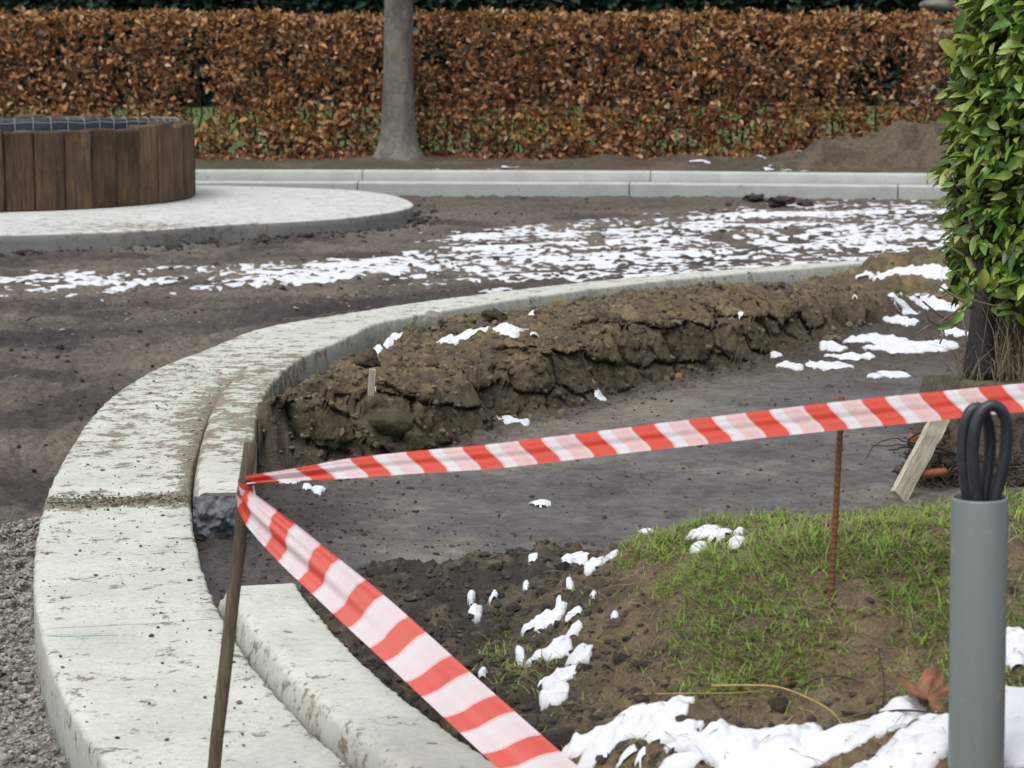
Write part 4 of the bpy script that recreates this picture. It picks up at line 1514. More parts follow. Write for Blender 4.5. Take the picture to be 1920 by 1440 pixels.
cA, cB, cC = np.array([0.23, 0.095, 0.030]), np.array([0.52, 0.295, 0.13]), np.array([0.07, 0.029, 0.014])
colr = np.where((tone < 0.48)[:, None], cA + (cB - cA) * rg.random((m, 1)), cA + (cC - cA) * rg.random((m, 1)))
colr = np.where((tone > 0.93)[:, None], np.array([0.58, 0.40, 0.25]), colr)
lv_t, lf_t = leaf_template(0.62, 3, 0.25, 0.25)
# the 300 biggest leaves on the front face are leaves of their own
fr = np.where((P[:, 1] < HY0 + 0.05) & (np.abs(P[:, 0]) < 5.6) & (P[:, 2] > 0.3))[0]
big = fr[np.argsort(-scl[fr])][:300]
rest = np.setdiff1d(np.arange(m), big)
V, F, C = instance_np(lv_t, lf_t, P[rest] - np.array([0, 27.85, 0.10]), R[rest], scl[rest], colr[rest])
stuff(mesh_np('foliage', V, F, M_BEECH, hedge, col=C))
leaf_meshes = []
for k in range(6):
    Vt, Ft = leaf_template(0.58 + 0.03 * k, 4, 0.1 + 0.05 * k, 0.1 + 0.08 * k)
    cc = cA + (cB - cA) * (k / 5)
    ob = mesh_np('leaf', Vt, Ft, M_BEECH, hedge, col=np.tile(cc, (len(Vt), 1)))
    leaf_meshes.append(ob.data)
    bpy.data.objects.remove(ob)
for i in big:
    o = link('leaf', leaf_meshes[int(i) % 6], None, hedge)
    M4 = Matrix([list(R[i][r] * scl[i] * 1.05) + [float((P[i] - np.array([0, 27.85, 0.10]))[r])] for r in range(3)] + [[0, 0, 0, 1]])
    o.matrix_local = M4
# stems and twigs
tw = []
for k, x in enumerate(np.arange(-8.5, 8.6, 0.145)):
    x0 = x + rg.normal(0, 0.03)
    y0 = 27.85 + rg.normal(0, 0.08)
    z0 = float(h_verge(np.array([x0]), np.array([y0]), 0.0)[0]) - 0.03
    pts = [(x0, y0, z0)]
    q = np.array([x0, y0, z0])
    for s_ in range(5):
        q = q + np.array([rg.normal(0, 0.03), rg.normal(0, 0.03), 0.27])
        pts.append(tuple(q))
    Vt, Ft = tube_np(np.array(pts) - np.array([0, 27.85, 0.10]), np.linspace(0.016, 0.005, 6) * rg.uniform(0.7, 1.2), 5)
    mesh_np('stem', Vt, Ft, M_TWIG, hedge)
    for s_ in range(16):
        h_ = rg.uniform(0.12, 1.55)
        b0 = np.array([x0 + rg.normal(0, 0.04), y0, z0 + h_])
        dr = np.array([rg.normal(0, 0.5), rg.normal(-0.15, 0.6), rg.uniform(0.3, 1.0)])
        dr /= np.linalg.norm(dr)
        ln = rg.uniform(0.12, 0.32)
        mid = b0 + dr * ln * 0.5 + rg.normal(0, 0.015, 3)
        tw.append(tube_np(np.array([b0, mid, b0 + dr * ln]) - np.array([0, 27.85, 0.10]), np.array([0.0055, 0.004, 0.002]), 4, caps=False))
Vt, Ft = join_np(tw)
stuff(mesh_np('twigs', Vt, Ft, M_TWIG, hedge))

# ------------------------------------------------------------------ tree trunk in the verge
def mat_bark():
    m, nt, b = new_mat('smooth_bark')
    p = coords(nt)
    n1 = noise(nt, p, 3.0, 7, 0.65, stretch=(1, 1, 0.6))
    n2 = noise(nt, p, 20, 6, 0.65, stretch=(1, 1, 0.5))
    c = mixc(nt, remap(nt, n1, 0.35, 0.65), (0.095, 0.092, 0.076), (0.21, 0.205, 0.175))
    c = mixc(nt, 1.0, c, grey(nt, remap(nt, n2, 0.3, 0.7, 0.72, 1.25)), 'MULTIPLY')
    c = mixc(nt, mathn(nt, 'MULTIPLY', remap(nt, noise(nt, p, 9, 5, 0.6), 0.6, 0.68), 0.7), c, (0.24, 0.21, 0.11))
    c = mixc(nt, mathn(nt, 'MULTIPLY', remap(nt, noise(nt, p, 13, 5, 0.6), 0.64, 0.70), 0.7), c, (0.055, 0.05, 0.042))
    nt.links.new(c, b.inputs['Base Color'])
    b.inputs['Roughness'].default_value = 0.85
    b.inputs['Specular IOR Level'].default_value = 0.25
    bump(nt, b, n2, 0.9, 0.03)
    return m


M_BARK = mat_bark()
tb = at_y(746, 296, 27.2)
tree = thing('tree', 'smooth grey tree trunk with flared foot standing before the beech hedge', 'tree', (tb[0], 27.2, tb[2] - 0.06))
hz = np.concatenate([np.linspace(0, 0.5, 12), np.linspace(0.6, 4.2, 26)])
na = 40
ang = np.linspace(0, 2 * np.pi, na, endpoint=False)
V = []
for z in hz:
    flare = 0.13 * math.exp(-z / 0.13) + 0.055 * math.exp(-z / 0.5)
    r0 = 0.172 - 0.008 * z + flare
    r = r0 * (1 + 0.10 * math.exp(-z / 0.22) * np.cos(ang * 5 + 0.6) + 0.03 * pnoise(np.cos(ang) * 2, np.sin(ang) * 2, z * 1.5))
    lean = np.array([0.012 * z, 0.0])
    V.append(np.column_stack([lean[0] + r * np.cos(ang), lean[1] + r * np.sin(ang), np.full(na, z)]))
V = np.concatenate(V)
mesh_np('trunk', V, grid_faces(len(hz), na, wrap=True), M_BARK, tree)
limbs = []
rg = np.random.default_rng(44)
for k in range(9):
    a = k * 2.4 + 0.3
    z0 = 3.3 + 0.1 * k
    p0 = np.array([0.012 * z0, 0, min(z0, 4.15)])
    dr = np.array([math.cos(a), math.sin(a), 1.1])
    pts = [p0]
    for s_ in range(7):
        dr = dr + rg.normal(0, 0.16, 3) + np.array([0, 0, 0.05])
        dr /= np.linalg.norm(dr)
        pts.append(pts[-1] + dr * 0.42)
    pts = np.array(pts)
    limbs.append(tube_np(pts, np.linspace(0.085, 0.014, 8), 8))
    for s_ in range(10):
        i = rg.integers(2, 7)
        d2 = dr * 0.5 + rand_dir(1, rg)[0]
        d2 /= np.linalg.norm(d2)
        q = pts[i]
        limbs.append(tube_np(np.array([q, q + d2 * 0.35 + rg.normal(0, 0.03, 3), q + d2 * 0.75 + np.array([0, 0, 0.1])]), np.array([0.018, 0.011, 0.004]), 5))
Vt, Ft = join_np(limbs)
mesh_np('limbs', Vt, Ft, M_BARK, tree)

# ------------------------------------------------------------------ conifers and stone wall beyond the lawn
rg = np.random.default_rng(52)
def conifer_mesh(seed):
    r_ = np.random.default_rng(seed)
    N = 5200
    z = 0.05 + 5.6 * r_.random(N) ** 1.15
    rad = (1.45 * (1 - z / 6.0) ** 0.55) * (0.80 + 0.22 * r_.random(N))
    a = r_.uniform(0, 2 * np.pi, N)
    rad = rad * (1 + 0.16 * pnoise(np.cos(a) * 2.2, np.sin(a) * 2.2, z * 1.5))
    P = np.column_stack([rad * np.cos(a), rad * np.sin(a), z])
    d = np.column_stack([np.cos(a), np.sin(a), np.full(N, 0.3)]) + r_.normal(0, 0.45, (N, 3))
    d[:, 2] -= 0.4 * r_.random(N)
    R = frames(d, np.column_stack([np.cos(a) * 0.3, np.sin(a) * 0.3, np.ones(N)]) + r_.normal(0, 0.3, (N, 3)))
    TV = np.array([[0, 0, 0], [-0.25, 0.35, 0.03], [0.25, 0.35, 0.03], [-0.16, 0.75, -0.03], [0.16, 0.75, -0.03], [0, 1.0, -0.12]])
    TF = np.array([[0, 2, 1], [1, 2, 4], [1, 4, 3], [3, 4, 5]])
    t = r_.random((N, 1))
    c = np.array([0.018, 0.042, 0.030]) * (1 - t) + np.array([0.032, 0.066, 0.044]) * t
    return instance_np(TV, TF, P, R, r_.uniform(0.22, 0.42, N), c)


con_me = []
xs = np.arange(-13.2, 13.3, 1.55)
con_where = ['leftmost of the row', 'rightmost of the row']
for k, x in enumerate(xs):
    px_ = 960 + x / 48.5 * F_PX
    t = thing('conifer', '', 'conifer', (x + rg.normal(0, 0.15), 48.8 + rg.normal(0, 0.25), 0.10), 'dark conifers in a row beyond the lawn', rotz=rg.uniform(0, 6.28))
    if k < 2:
        V, F, C = conifer_mesh(60 + k)
        cr = mesh_np('crown', V, F, M_NEEDLE, t, col=C, smooth=False)
        con_me.append(cr.data)
        Vt, Ft = tube_np([(0, 0, 0), (0.02, 0, 2.5), (0, 0, 5.4)], [0.12, 0.08, 0.02], 7)
        tr = mesh_np('trunk', Vt, Ft, M_TWIG, t)
        trd = tr.data
    else:
        link('crown', con_me[k % 2], None, t)
        link('trunk', trd, None, t)
    s_ = rg.uniform(0.92, 1.12)
    t.scale = (s_, s_, s_ * rg.uniform(0.95, 1.1))
    t['label'] = 'dark green conifer in the dense row showing above the top of the hedge'

wall = thing('stone_wall', 'grey stone wall showing above the hedge at the upper right', 'stone wall', (8.15, 45.6, 0.12))
z = 0.0
row = 0
while z < 2.3:
    x = -0.62 + (0.12 if row % 2 else 0)
    while x < 0.95:
        w = rg.uniform(0.45, 0.8)
        hgt = rg.uniform(0.24, 0.3)
        V, F = rock_np(200 + row * 10 + int(x * 7), 2, (w * 0.53, 0.28, hgt * 0.56), 0.12, 1.0, 6)
        o = mesh_np('stone', V, F, M_STONE, wall, smooth=False)
        o.location = (x + w / 2, rg.normal(0, 0.02), z + hgt / 2)
        x += w
    z += 0.26
    row += 1

# ------------------------------------------------------------------ scattered clods
def clod_template(seed):
    V, F = ico(0)
    r_ = np.random.default_rng(seed)
    V = V * (1 + r_.uniform(-0.35, 0.25, (len(V), 1)))
    return V, F


def scatter(name, P, size, colr, label, flat=0.7, mat=None, seed=1):
    r_ = np.random.default_rng(seed)
    parts = []
    n = len(P)
    for k in range(5):
        sel = np.arange(n) % 5 == k
        if not sel.any():
            continue
        V, F = clod_template(seed * 10 + k)
        a = r_.uniform(0, 2 * np.pi, sel.sum())
        R = np.stack([rotz_m(q) for q in a])
        s3 = size[sel][:, None] * r_.uniform(0.6, 1.25, (sel.sum(), 3)) * np.array([1, 1, flat])
        cc = colr[sel]
        if cc.shape[1] == 3:
            cc = np.column_stack([cc, np.zeros(len(cc))])
        parts.append(instance_np(V, F, P[sel], R, s3, cc))
    V, F, C = join_np(parts)
    return stuff(mesh_np(name, V, F, mat or M_SOIL, col=C, smooth=False), label, 'soil')


rg = np.random.default_rng(71)
# road clods
N = 9000
yy = 4.6 * np.exp(rg.random(N) * math.log(25 / 4.6))
xx = rg.uniform(-1, 1, N) * (0.24 * yy + 0.2)
s_, t_ = path_sd(xx, yy)
cl = fbm(xx, yy, 1.4, 3, 5.0)
k_ = (s_ < -0.03) & (rg.random(N) < 0.35 + 0.8 * cl)
xx, yy = xx[k_], yy[k_]
zz = h_road(xx, yy)
sz = np.minimum(np.abs(rg.normal(0.004, 0.010, len(xx))) + 0.004, 0.045) * (0.6 + yy / 30)
cb = np.array([0.06, 0.047, 0.038]) * rg.uniform(0.5, 1.9, (len(xx), 1))
scatter('road_clods', np.column_stack([xx, yy, zz]), sz, cb, 'small clods and grit scattered over the muddy roadway', seed=2)
# pale grit along the gravelly streaks
N = 5200
yy = rg.uniform(10.5, 17.5, N)
xx = rg.uniform(-1, 0.6, N) * (0.24 * yy + 0.2)
w_ = plan_band(xx, yy, [(-100, 618), (120, 598), (300, 585), (430, 570), (650, 548)], 0.45) + 0.7 * plan_band(xx, yy, [(-100, 700), (100, 668), (250, 640)], 0.3) + 0.05
s_, t_ = path_sd(xx, yy)
k_ = (s_ < -0.05) & (rg.random(N) < w_ * (0.4 + fbm(xx, yy, 2.5, 2, 3.0)))
xx, yy = xx[k_], yy[k_]
sz = np.abs(rg.normal(0.004, 0.007, len(xx))) + 0.004
scatter('road_grit', np.column_stack([xx, yy, h_road(xx, yy) + 0.004]), sz, np.array([0.27, 0.245, 0.20]) * rg.uniform(0.4, 1.3, (len(xx), 1)), 'pale grit in streaks across the muddy roadway', seed=9)
# rubble along the haunching, bottom left
N = 12000
tt = rg.uniform(0.0, t_of_y(8.3), N)
p_, n_ = path_at(tt)
o_ = -0.008 - np.abs(rg.normal(0, 0.20, N))
xx, yy = p_[:, 0] + n_[:, 0] * o_, p_[:, 1] + n_[:, 1] * o_
zz = h_road(xx, yy) + 0.03 * sstep(-0.16, -0.02, o_)
sz = np.abs(rg.normal(0.001, 0.0045, N)) + 0.002
scatter('rubble', np.column_stack([xx, yy, zz]), sz, np.array([0.43, 0.405, 0.355]) * rg.uniform(0.6, 1.25, (N, 1)), 'crumbly grey rubble along the outer foot of the near kerb', seed=3)
# crumbs on slab and kerb
N = 520
tt = np.concatenate([rg.uniform(0.2, t_of_y(11.5), N), rg.normal(T_MUD, 0.06, 700)])
p_, n_ = path_at(tt)
o_ = np.concatenate([rg.uniform(0.02, 0.49, N), rg.uniform(0.02, 0.49, 700)])
edge = rg.random(len(tt)) < 0.35
o_ = np.where(edge & (p_[:, 1] > 8.2), 0.49 - np.abs(rg.normal(0, 0.05, len(tt))), o_)
o_ = np.clip(o_, 0.02, 0.49)
xx, yy = p_[:, 0] + n_[:, 0] * o_, p_[:, 1] + n_[:, 1] * o_
sz = np.minimum(np.abs(rg.normal(0.0, 0.0026, len(tt))) + 0.0012, 0.010)
sz[rg.random(len(sz)) < 0.02] *= 1.6
scatter('mud_crumbs', np.column_stack([xx, yy, np.full(len(xx), 0.001)]), sz, np.array([0.17, 0.14, 0.10]) * rg.uniform(0.45, 1.4, (len(xx), 1)), 'mud crumbs dropped on the top of the near kerb slab', 0.55, seed=4)
# soil clods on berm, foot and bank
N = 26000
yy = 4.4 * np.exp(rg.random(N) * math.log(16 / 4.4))
xx = rg.uniform(-1, 1, N) * (0.24 * yy + 0.2)
zz, pp = h_inner(xx, yy, 1.0, True)
darks = pp['bkm'] * sstep(0.36, 0.14, pp['zb'])
w_ = 0.75 * pp['bm'] + 0.95 * darks + 1.6 * pp['gap'] + 0.8 * np.exp(-((pp['sb'] + 0.08) / 0.14) ** 2) + 0.26 + 0.5 * sstep(11.4, 12.6, yy - 0.3 * (xx - 1.5))
w_ = w_ * (inner_sample(xx, yy, SNOWM) < 0.02)
k_ = (pp['s'] > 0.72) & (rg.random(N) < w_) | ((pp['s'] > 0.52) & (yy > 6.75) & (yy < 8.0) & (rg.random(N) < w_))
xx, yy, zz = xx[k_], yy[k_], zz[k_]
pb, pk = pp['bm'][k_], pp['bkm'][k_]
sz = np.minimum(np.abs(rg.normal(0.0, 0.0065, len(xx))) + 0.003 + 0.012 * (rg.random(len(xx)) < 0.06), 0.034) * (0.55 + 0.55 * np.maximum(pb, darks[k_]))
ln_ = berm_lean(xx, yy, zz, {k: q[k_] for k, q in pp.items()})
xx, yy = xx + 0.25 * ln_, yy - ln_
cb = np.array([0.075, 0.061, 0.047]) + pb[:, None] * np.array([0.09, 0.07, 0.035]) + (pk * sstep(0.2, 0.36, zz))[:, None] * np.array([0.09, 0.06, 0.025])
scatter('soil_clods', np.column_stack([xx, yy, zz + sz * 0.1]), sz, cb * rg.uniform(0.55, 1.6, (len(xx), 1)), 'loose clods of dug soil around the ridge and the bank', seed=5)
N = 26000
xx, yy = rg.uniform(-1.1, 3.6, N), rg.uniform(9.0, 15.0, N)
zz, pp = h_inner(xx, yy, 0.0, True)
k_ = (pp['bm'] > 0.4) & (pp['sk'] > 0.02) & (inner_sample(xx, yy, SNOWM) < 0.02) & (rg.random(N) < 0.75)
xx, yy = xx[k_], yy[k_]
zz, pp = h_inner(xx, yy, 1.0, True)
ln_ = berm_lean(xx, yy, zz, pp)
sz = np.minimum(np.abs(rg.normal(0.0, 0.009, len(xx))) + 0.003, 0.034)
cb = np.array([0.165, 0.135, 0.088]) * rg.uniform(0.5, 1.5, (len(xx), 1))
scatter('ridge_crumbs', np.column_stack([xx + 0.25 * ln_, yy - ln_, zz]), sz, cb, 'crumbs and small clods covering the ridge of dug soil behind the tape', 0.85, seed=8)
# dark crumbs round the foot of the island
N = 1500
ii = rg.integers(0, len(isl), N)
q = isl[ii]
o_ = (q - cen) / np.linalg.norm(q - cen, axis=1)[:, None]
xy = q + o_ * np.abs(rg.normal(0, 0.12, N))[:, None] + rg.normal(0, 0.06, (N, 2))
sz = np.abs(rg.normal(0.005, 0.018, N)) + 0.006
scatter('island_crumbs', np.column_stack([xy, h_road(xy[:, 0], xy[:, 1])]), sz, np.array([0.04, 0.034, 0.03]) * rg.uniform(0.6, 1.5, (N, 1)), 'dark mud crumbs along the foot of the concrete island', seed=6)

# single larger clods and stones
def clod(name, px, py, size, seed, label, cat, col=None, mat=None, yfix=None, rotz=0.0, sink=0.3, fn=None, rough=0.45):
    o = ground_hit(px, py, fn)
    V, F = rock_np(seed, 3, size, rough, 1.3, 4)
    c = np.tile(np.array([*(col or (0.1, 0.08, 0.05)), 0.0]), (len(V), 1))
    ob = mesh_np(name, V, F, mat or M_SOIL, col=c, smooth=(mat is None))
    ob.location = (o[0], o[1], o[2] + size[2] * (1 - sink))
    ob.rotation_euler = (0, 0, rotz)
    return tag(ob, label, cat)


clod('boulder', 814, 616, (0.058, 0.04, 0.05), 5, 'grey angular stone leaning on the inner face of the near kerb', 'stone', mat=M_ROCK, sink=0.25, rough=0.25)
clod('soil_clod', 728, 815, (0.115, 0.07, 0.055), 6, 'long smooth clod of earth lying in the cleft at the foot of the soil ridge', 'soil clod', (0.095, 0.078, 0.048), rotz=-0.5, rough=0.2)
clod('soil_clod', 745, 853, (0.06, 0.045, 0.03), 8, 'small dark clod ringed by snow just above the barrier tape', 'soil clod', (0.07, 0.05, 0.035))
clod('soil_clod', 690, 690, (0.055, 0.045, 0.045), 9, 'rounded brown clod on the ridge top left of the wooden peg', 'soil clod', (0.10, 0.075, 0.05))
clod('soil_clod', 610, 690, (0.055, 0.045, 0.04), 12, 'crumbly clod on the left end of the ridge against the kerb', 'soil clod', (0.1, 0.08, 0.055), rough=0.7)
clod('soil_clod', 930, 605, (0.06, 0.045, 0.045), 13, 'dark clod with snow between the ridge and the kerb', 'soil clod', (0.085, 0.066, 0.045), rough=0.7)
clod('soil_clod', 428, 985, (0.075, 0.05, 0.035), 14, 'reddish brown clod under the broken end of the kerb', 'soil clod', (0.085, 0.045, 0.03), rough=0.6)
clod('soil_clod', 1560, 640, (0.05, 0.03, 0.02), 15, 'flat pale chip of soil in the dug strip left of the laurel', 'soil clod', (0.2, 0.17, 0.12))
for k, (px, py, s1) in enumerate([(1415, 377, 0.10), (1462, 387, 0.13), (1508, 385, 0.09)]):
    clod('mud_lump', px, py, (s1, s1 * 0.8, s1 * 0.40), 34 + k, ['dark mud lump at the foot of the far kerb, leftmost of three', 'broad brown mud lump at the foot of the far kerb, middle of three', 'small mud lump at the foot of the far kerb, rightmost of three'][k],
         'mud lump', (0.06, 0.045, 0.037), fn=lambda x, y: h_road(x, y), rough=1.0)

# wooden peg in the ridge
o = ground_hit(693, 735)
V, F = box_np(0.026, 0.018, 0.15, 0.002, 0.001, rg)
peg = mesh_np('wooden_peg', V, F, M_PLANK, smooth=False)
peg.location = (o[0], o[1], o[2] - 0.06)
peg.rotation_euler = (0.05, 0.08, 0.2)
tag(peg, 'short square wooden peg stuck upright in the soil ridge', 'peg')

# ------------------------------------------------------------------ grass on the bank
rg = np.random.default_rng(81)
N = 190000
yy = rg.uniform(3.9, 6.05, N)
xx = rg.uniform(-0.2, 1.75, N)
zz, pp = h_inner(xx, yy, 1.0, True)
g = fbm(xx, yy, 3.2, 4, 14.0) + 0.35 * fbm(xx, yy, 9, 2, 3.0)
sxp = CX + xx / yy * F_PX
syp = 60 + (CAM_Z - zz) / yy * F_PX
zone = sstep(0.18, 0.34, zz) * sstep(1130, 1290, sxp + 0.18 * (1200 - syp)) * sstep(1350, 1295, syp)
bare = 0.6 * np.exp(-((sxp - 1370) / 110) ** 2 - ((syp - 1038) / 20) ** 2) + 0.55 * np.exp(-((sxp - 1660) / 90) ** 2 - ((syp - 1235) / 35) ** 2) + 0.3 * np.exp(-((sxp - 1700) / 90) ** 2 - ((syp - 1120) / 30) ** 2) \
    + 0.6 * np.exp(-((sxp - 1250) / 50) ** 2 - ((syp - 1180) / 60) ** 2)
edgeg = np.exp(-((pp['nb'] - 0.02) / 0.08) ** 2) * 0.5
prob = np.clip((0.66 + 1.45 * g + edgeg - bare) * zone, 0, 1)
tuft = 0.8 * np.exp(-((sxp - 975) / 55) ** 2 - ((syp - 1275) / 35) ** 2) * (zz > 0.08)
prob = np.clip(prob + tuft + 0.02 * pp['bkm'], 0, 1) * (pp['sk'] > 0.03) * (pp['nb'] > -0.06)
prob = prob * np.where(inner_sample(xx, yy, SNOWM) > 0.03, 0.06, 1.0)
k_ = rg.random(N) < prob * 0.66
xx, yy, zz, g, tf = xx[k_], yy[k_], zz[k_], g[k_], tuft[k_]
n = len(xx)
a = rg.uniform(0, 2 * np.pi, n)
lay = rg.uniform(0.4, 3.2, n)
d = np.column_stack([np.cos(a) * lay, np.sin(a) * lay, np.ones(n)])
nrm = np.column_stack([-np.cos(a), -np.sin(a), lay]) + rg.normal(0, 0.3, (n, 3))
R = frames(d, nrm)
BT = np.array([[-0.5, 0, 0], [0.5, 0, 0], [-0.42, 0.45, 0.0], [0.42, 0.45, 0.0], [-0.25, 0.8, -0.13], [0.25, 0.8, -0.13], [0, 1.0, -0.3]])
BF = np.array([[0, 1, 3], [0, 3, 2], [2, 3, 5], [2, 5, 4], [4, 5, 6]])
ln = rg.uniform(0.014, 0.046, n) * (1 + 0.5 * np.clip(g, 0, 1))
s3 = np.column_stack([rg.uniform(0.0018, 0.0036, n), ln, ln])
t = rg.random((n, 1))
cg = np.array([0.125, 0.23, 0.030]) * (1 - t) + np.array([0.29, 0.42, 0.075]) * t
dry = rg.random(n) < 0.33 + 0.35 * (tf > 0.2)
cg[dry] = np.array([0.27, 0.225, 0.12]) * rg.uniform(0.6, 1.2, (dry.sum(), 1))
V, F, C = instance_np(BT, BF, np.column_stack([xx, yy, zz - 0.002]), R, s3, cg)
stuff(mesh_np('grass', V, F, M_GRASS, col=C), 'short patchy winter grass growing over the foreground bank', 'grass')
# thatch: dry stalks lying flat on the bank and ridge
N = 26000
yy = 4.0 * np.exp(rg.random(N) * math.log(13 / 4.0))
xx = rg.uniform(-1, 1, N) * (0.24 * yy + 0.1)
zz, pp = h_inner(xx, yy, 1.0, True)
k_ = (rg.random(N) < 0.9 * pp['bkm'] * sstep(0.1, 0.3, zz) + 0.30 * pp['bm'] + 0.02) & (pp['sk'] > 0.02)
xx, yy, zz = xx[k_], yy[k_], zz[k_]
n = len(xx)
a = rg.uniform(0, 2 * np.pi, n)
R = frames(np.column_stack([np.cos(a), np.sin(a), rg.normal(0.05, 0.25, n)]), np.column_stack([np.zeros(n), np.zeros(n), np.ones(n)]) + rg.normal(0, 0.2, (n, 3)))
ln = rg.uniform(0.02, 0.09, n)
s3 = np.column_stack([rg.uniform(0.0014, 0.003, n), ln, ln * 0.6])
cg = np.array([0.25, 0.20, 0.12]) * rg.uniform(0.35, 1.25, (n, 1))
V, F, C = instance_np(BT, BF, np.column_stack([xx, yy, zz + 0.003]), R, s3, cg)
stuff(mesh_np('dead_stalks', V, F, M_STRAW, col=C), 'dead stalks and root fibres lying on the soil', 'straw')

# ------------------------------------------------------------------ wooden stake
SB, ST = at_y(378, 1640, 4.95), at_y(470, 832, 4.95)
SBz = float(h_road(np.array([SB[0]]), np.array([4.95]))[0]) - 0.08
pts = [np.array([SB[0] - 0.0, 4.95, SBz])] + [SB + (ST - SB) * q for q in np.linspace(0.1, 1, 9)]
pts = np.array(pts) + np.vstack([[0, 0, 0]] + [rg.normal(0, 0.0012, 3) for _ in range(9)])
Vt, Ft = tube_np(pts, 0.0142 + rg.normal(0, 0.0004, 10), 12)
stake = mesh_np('stake', Vt, Ft, M_STAKE)
tag(stake, 'thin weathered round stake with barrier tape tied near its top', 'stake')

# ------------------------------------------------------------------ barrier tape
TW = 0.068


def ribbon(name, centers, wdir, width, fold, u0, parent, pink, nv=15, ripple=0.0, seed=0):
    """centers (n,3); wdir (n,3) unit across; width (n,), fold (n,) amplitude of lengthwise creases"""
    n = len(centers)
    T = np.gradient(centers, axis=0)
    T /= np.linalg.norm(T, axis=1)[:, None]
    N = np.cross(T, wdir)
    N /= np.linalg.norm(N, axis=1)[:, None]
    u = u0 + np.concatenate([[0], np.cumsum(np.linalg.norm(np.diff(centers, axis=0), axis=1))])
    v = np.linspace(0, 1, nv)
    cr = np.array([[math.sin(q * 9.3 + seed) + 0.6 * math.sin(q * 21 + 1.7 * seed) for q in v]])
    V = centers[:, None, :] + wdir[:, None, :] * (width[:, None] * (v[None] - 0.5))[:, :, None]
    disp = fold[:, None] * cr + ripple * pnoise(u[:, None] * 6 + v[None] * 1.5, v[None] * 1.2 + 0 * u[:, None], seed + 0.5)
    V = V + N[:, None, :] * disp[:, :, None]
    UV = np.stack([np.repeat(u[:, None], nv, 1), np.repeat(v[None], n, 0)], -1)
    pk = np.repeat(pink, nv)
    return mesh_np(name, V.reshape(-1, 3), grid_faces(n, nv), M_TAPE, parent, uv=UV.reshape(-1, 2), col=np.column_stack([pk, pk, pk]))


tape = thing('barrier_tape', 'red and white striped plastic barrier tape tied round the stake in two runs', 'barrier tape', (0, 0, 0))
A_px = [(462, 901), (500, 896), (560, 889.5), (640, 880), (770, 867.5), (900, 857.5), (1000, 847), (1280, 813), (1580, 779), (1750, 762), (1850, 751.5), (1960, 742), (2150, 724), (2650, 690)]
A3 = np.array([at_y(x, y, 4.936 - 0.15 * (x - 455) / 1500) for x, y in A_px])
A3 = resample(spline(A3, 0.02), 0.012)[0]
q = np.linspace(0, 1, len(A3))
xA = CX + A3[:, 0] / A3[:, 1] * F_PX
wA = np.interp(xA, [462, 500, 560, 640, 770, 900, 1280, 1620, 2200], [19, 21, 28, 36, 41, 44, 47, 51, 52]) / F_PX * A3[:, 1]
tilt = np.arccos(np.clip(wA / TW, 0.1, 1.0))
wd = np.column_stack([-0.10 * np.ones(len(A3)), 0.55 * np.ones(len(A3)), np.ones(len(A3))])
wd /= np.linalg.norm(wd, axis=1)[:, None]
foldA = 0.007 * sstep(700, 480, xA) + 0.0015
ribbon('tape_span', A3, wd, wA / wd[:, 2], foldA, 0.0, tape, np.interp(xA, [400, 700, 1000, 2000], [0.5, 0.7, 1.0, 1.0]), ripple=0.0025, seed=1.0)

B_up = [(462, 915), (492, 938), (560, 988), (700, 1098), (800, 1186), (900, 1276), (1000, 1364), (1090, 1441), (1150, 1480)]
B_lo = [(446, 952), (462, 985), (520, 1050), (600, 1128), (690, 1212), (760, 1278), (850, 1362), (935, 1441), (1000, 1492)]
fr_ = np.linspace(0, 1, len(B_up))
Bu, Bl = [], []
L0 = math.hypot(985 - 455, 1400 - 940)
for (ux, uy), (lx_, ly_) in zip(B_up, B_lo):
    mx_, my_ = (ux + lx_) / 2, (uy + ly_) / 2
    f = math.hypot(mx_ - 455, my_ - 940) / L0
    Yd = 4.925 - 0.40 * f
    Bu.append(at_y(ux, uy, Yd + 0.004))
    Bl.append(at_y(lx_, ly_, Yd - 0.004))
Bu, Bl = spline(np.array(Bu), 0.02), spline(np.array(Bl), 0.02)
nn = min(len(Bu), len(Bl))
def even(P, n):
    d = np.concatenate([[0], np.cumsum(np.linalg.norm(np.diff(P, axis=0), axis=1))])
    t = np.linspace(0, d[-1], n)
    return np.column_stack([np.interp(t, d, P[:, k]) for k in range(3)])
Bu, Bl = even(Bu, 220), even(Bl, 220)
ctr = (Bu + Bl) / 2
wv = Bu - Bl
wl = np.linalg.norm(wv, axis=1)
fB = np.linspace(0, 1, 220)
ribbon('tape_span', ctr, wv / wl[:, None], wl, 0.0075 * sstep(0.55, 0.02, fB) + 0.001, 0.03, tape, 0.25 + 0.35 * sstep(0.4, 0.0, fB), ripple=0.003, seed=2.3)

# wrap round the stake
def stake_at(py):
    f = (py - 832) / (1640 - 832)
    return ST + (SB - ST) * f
th = np.linspace(0, 2 * np.pi * 2.2, 90)
cw = np.array([stake_at(897 + 52 * k / 90) for k in range(90)])
Vr, UVr = [], []
for k, a in enumerate(th):
    r = 0.0166 + 0.0009 * k / 90 + 0.0006 * math.sin(a * 5)
    for j, hh_ in enumerate(np.linspace(-0.013, 0.013, 5)):
        Vr.append(cw[k] + np.array([r * math.cos(a), r * math.sin(a), hh_]))
        UVr.append((0.28 + 0.017 * a + hh_ * 0.9, 0.1 + 0.2 * j))
pk = np.full((len(Vr), 3), 0.6)
mesh_np('tape_wrap', np.array(Vr), grid_faces(90, 5), M_TAPE, tape, uv=np.array(UVr), col=pk)

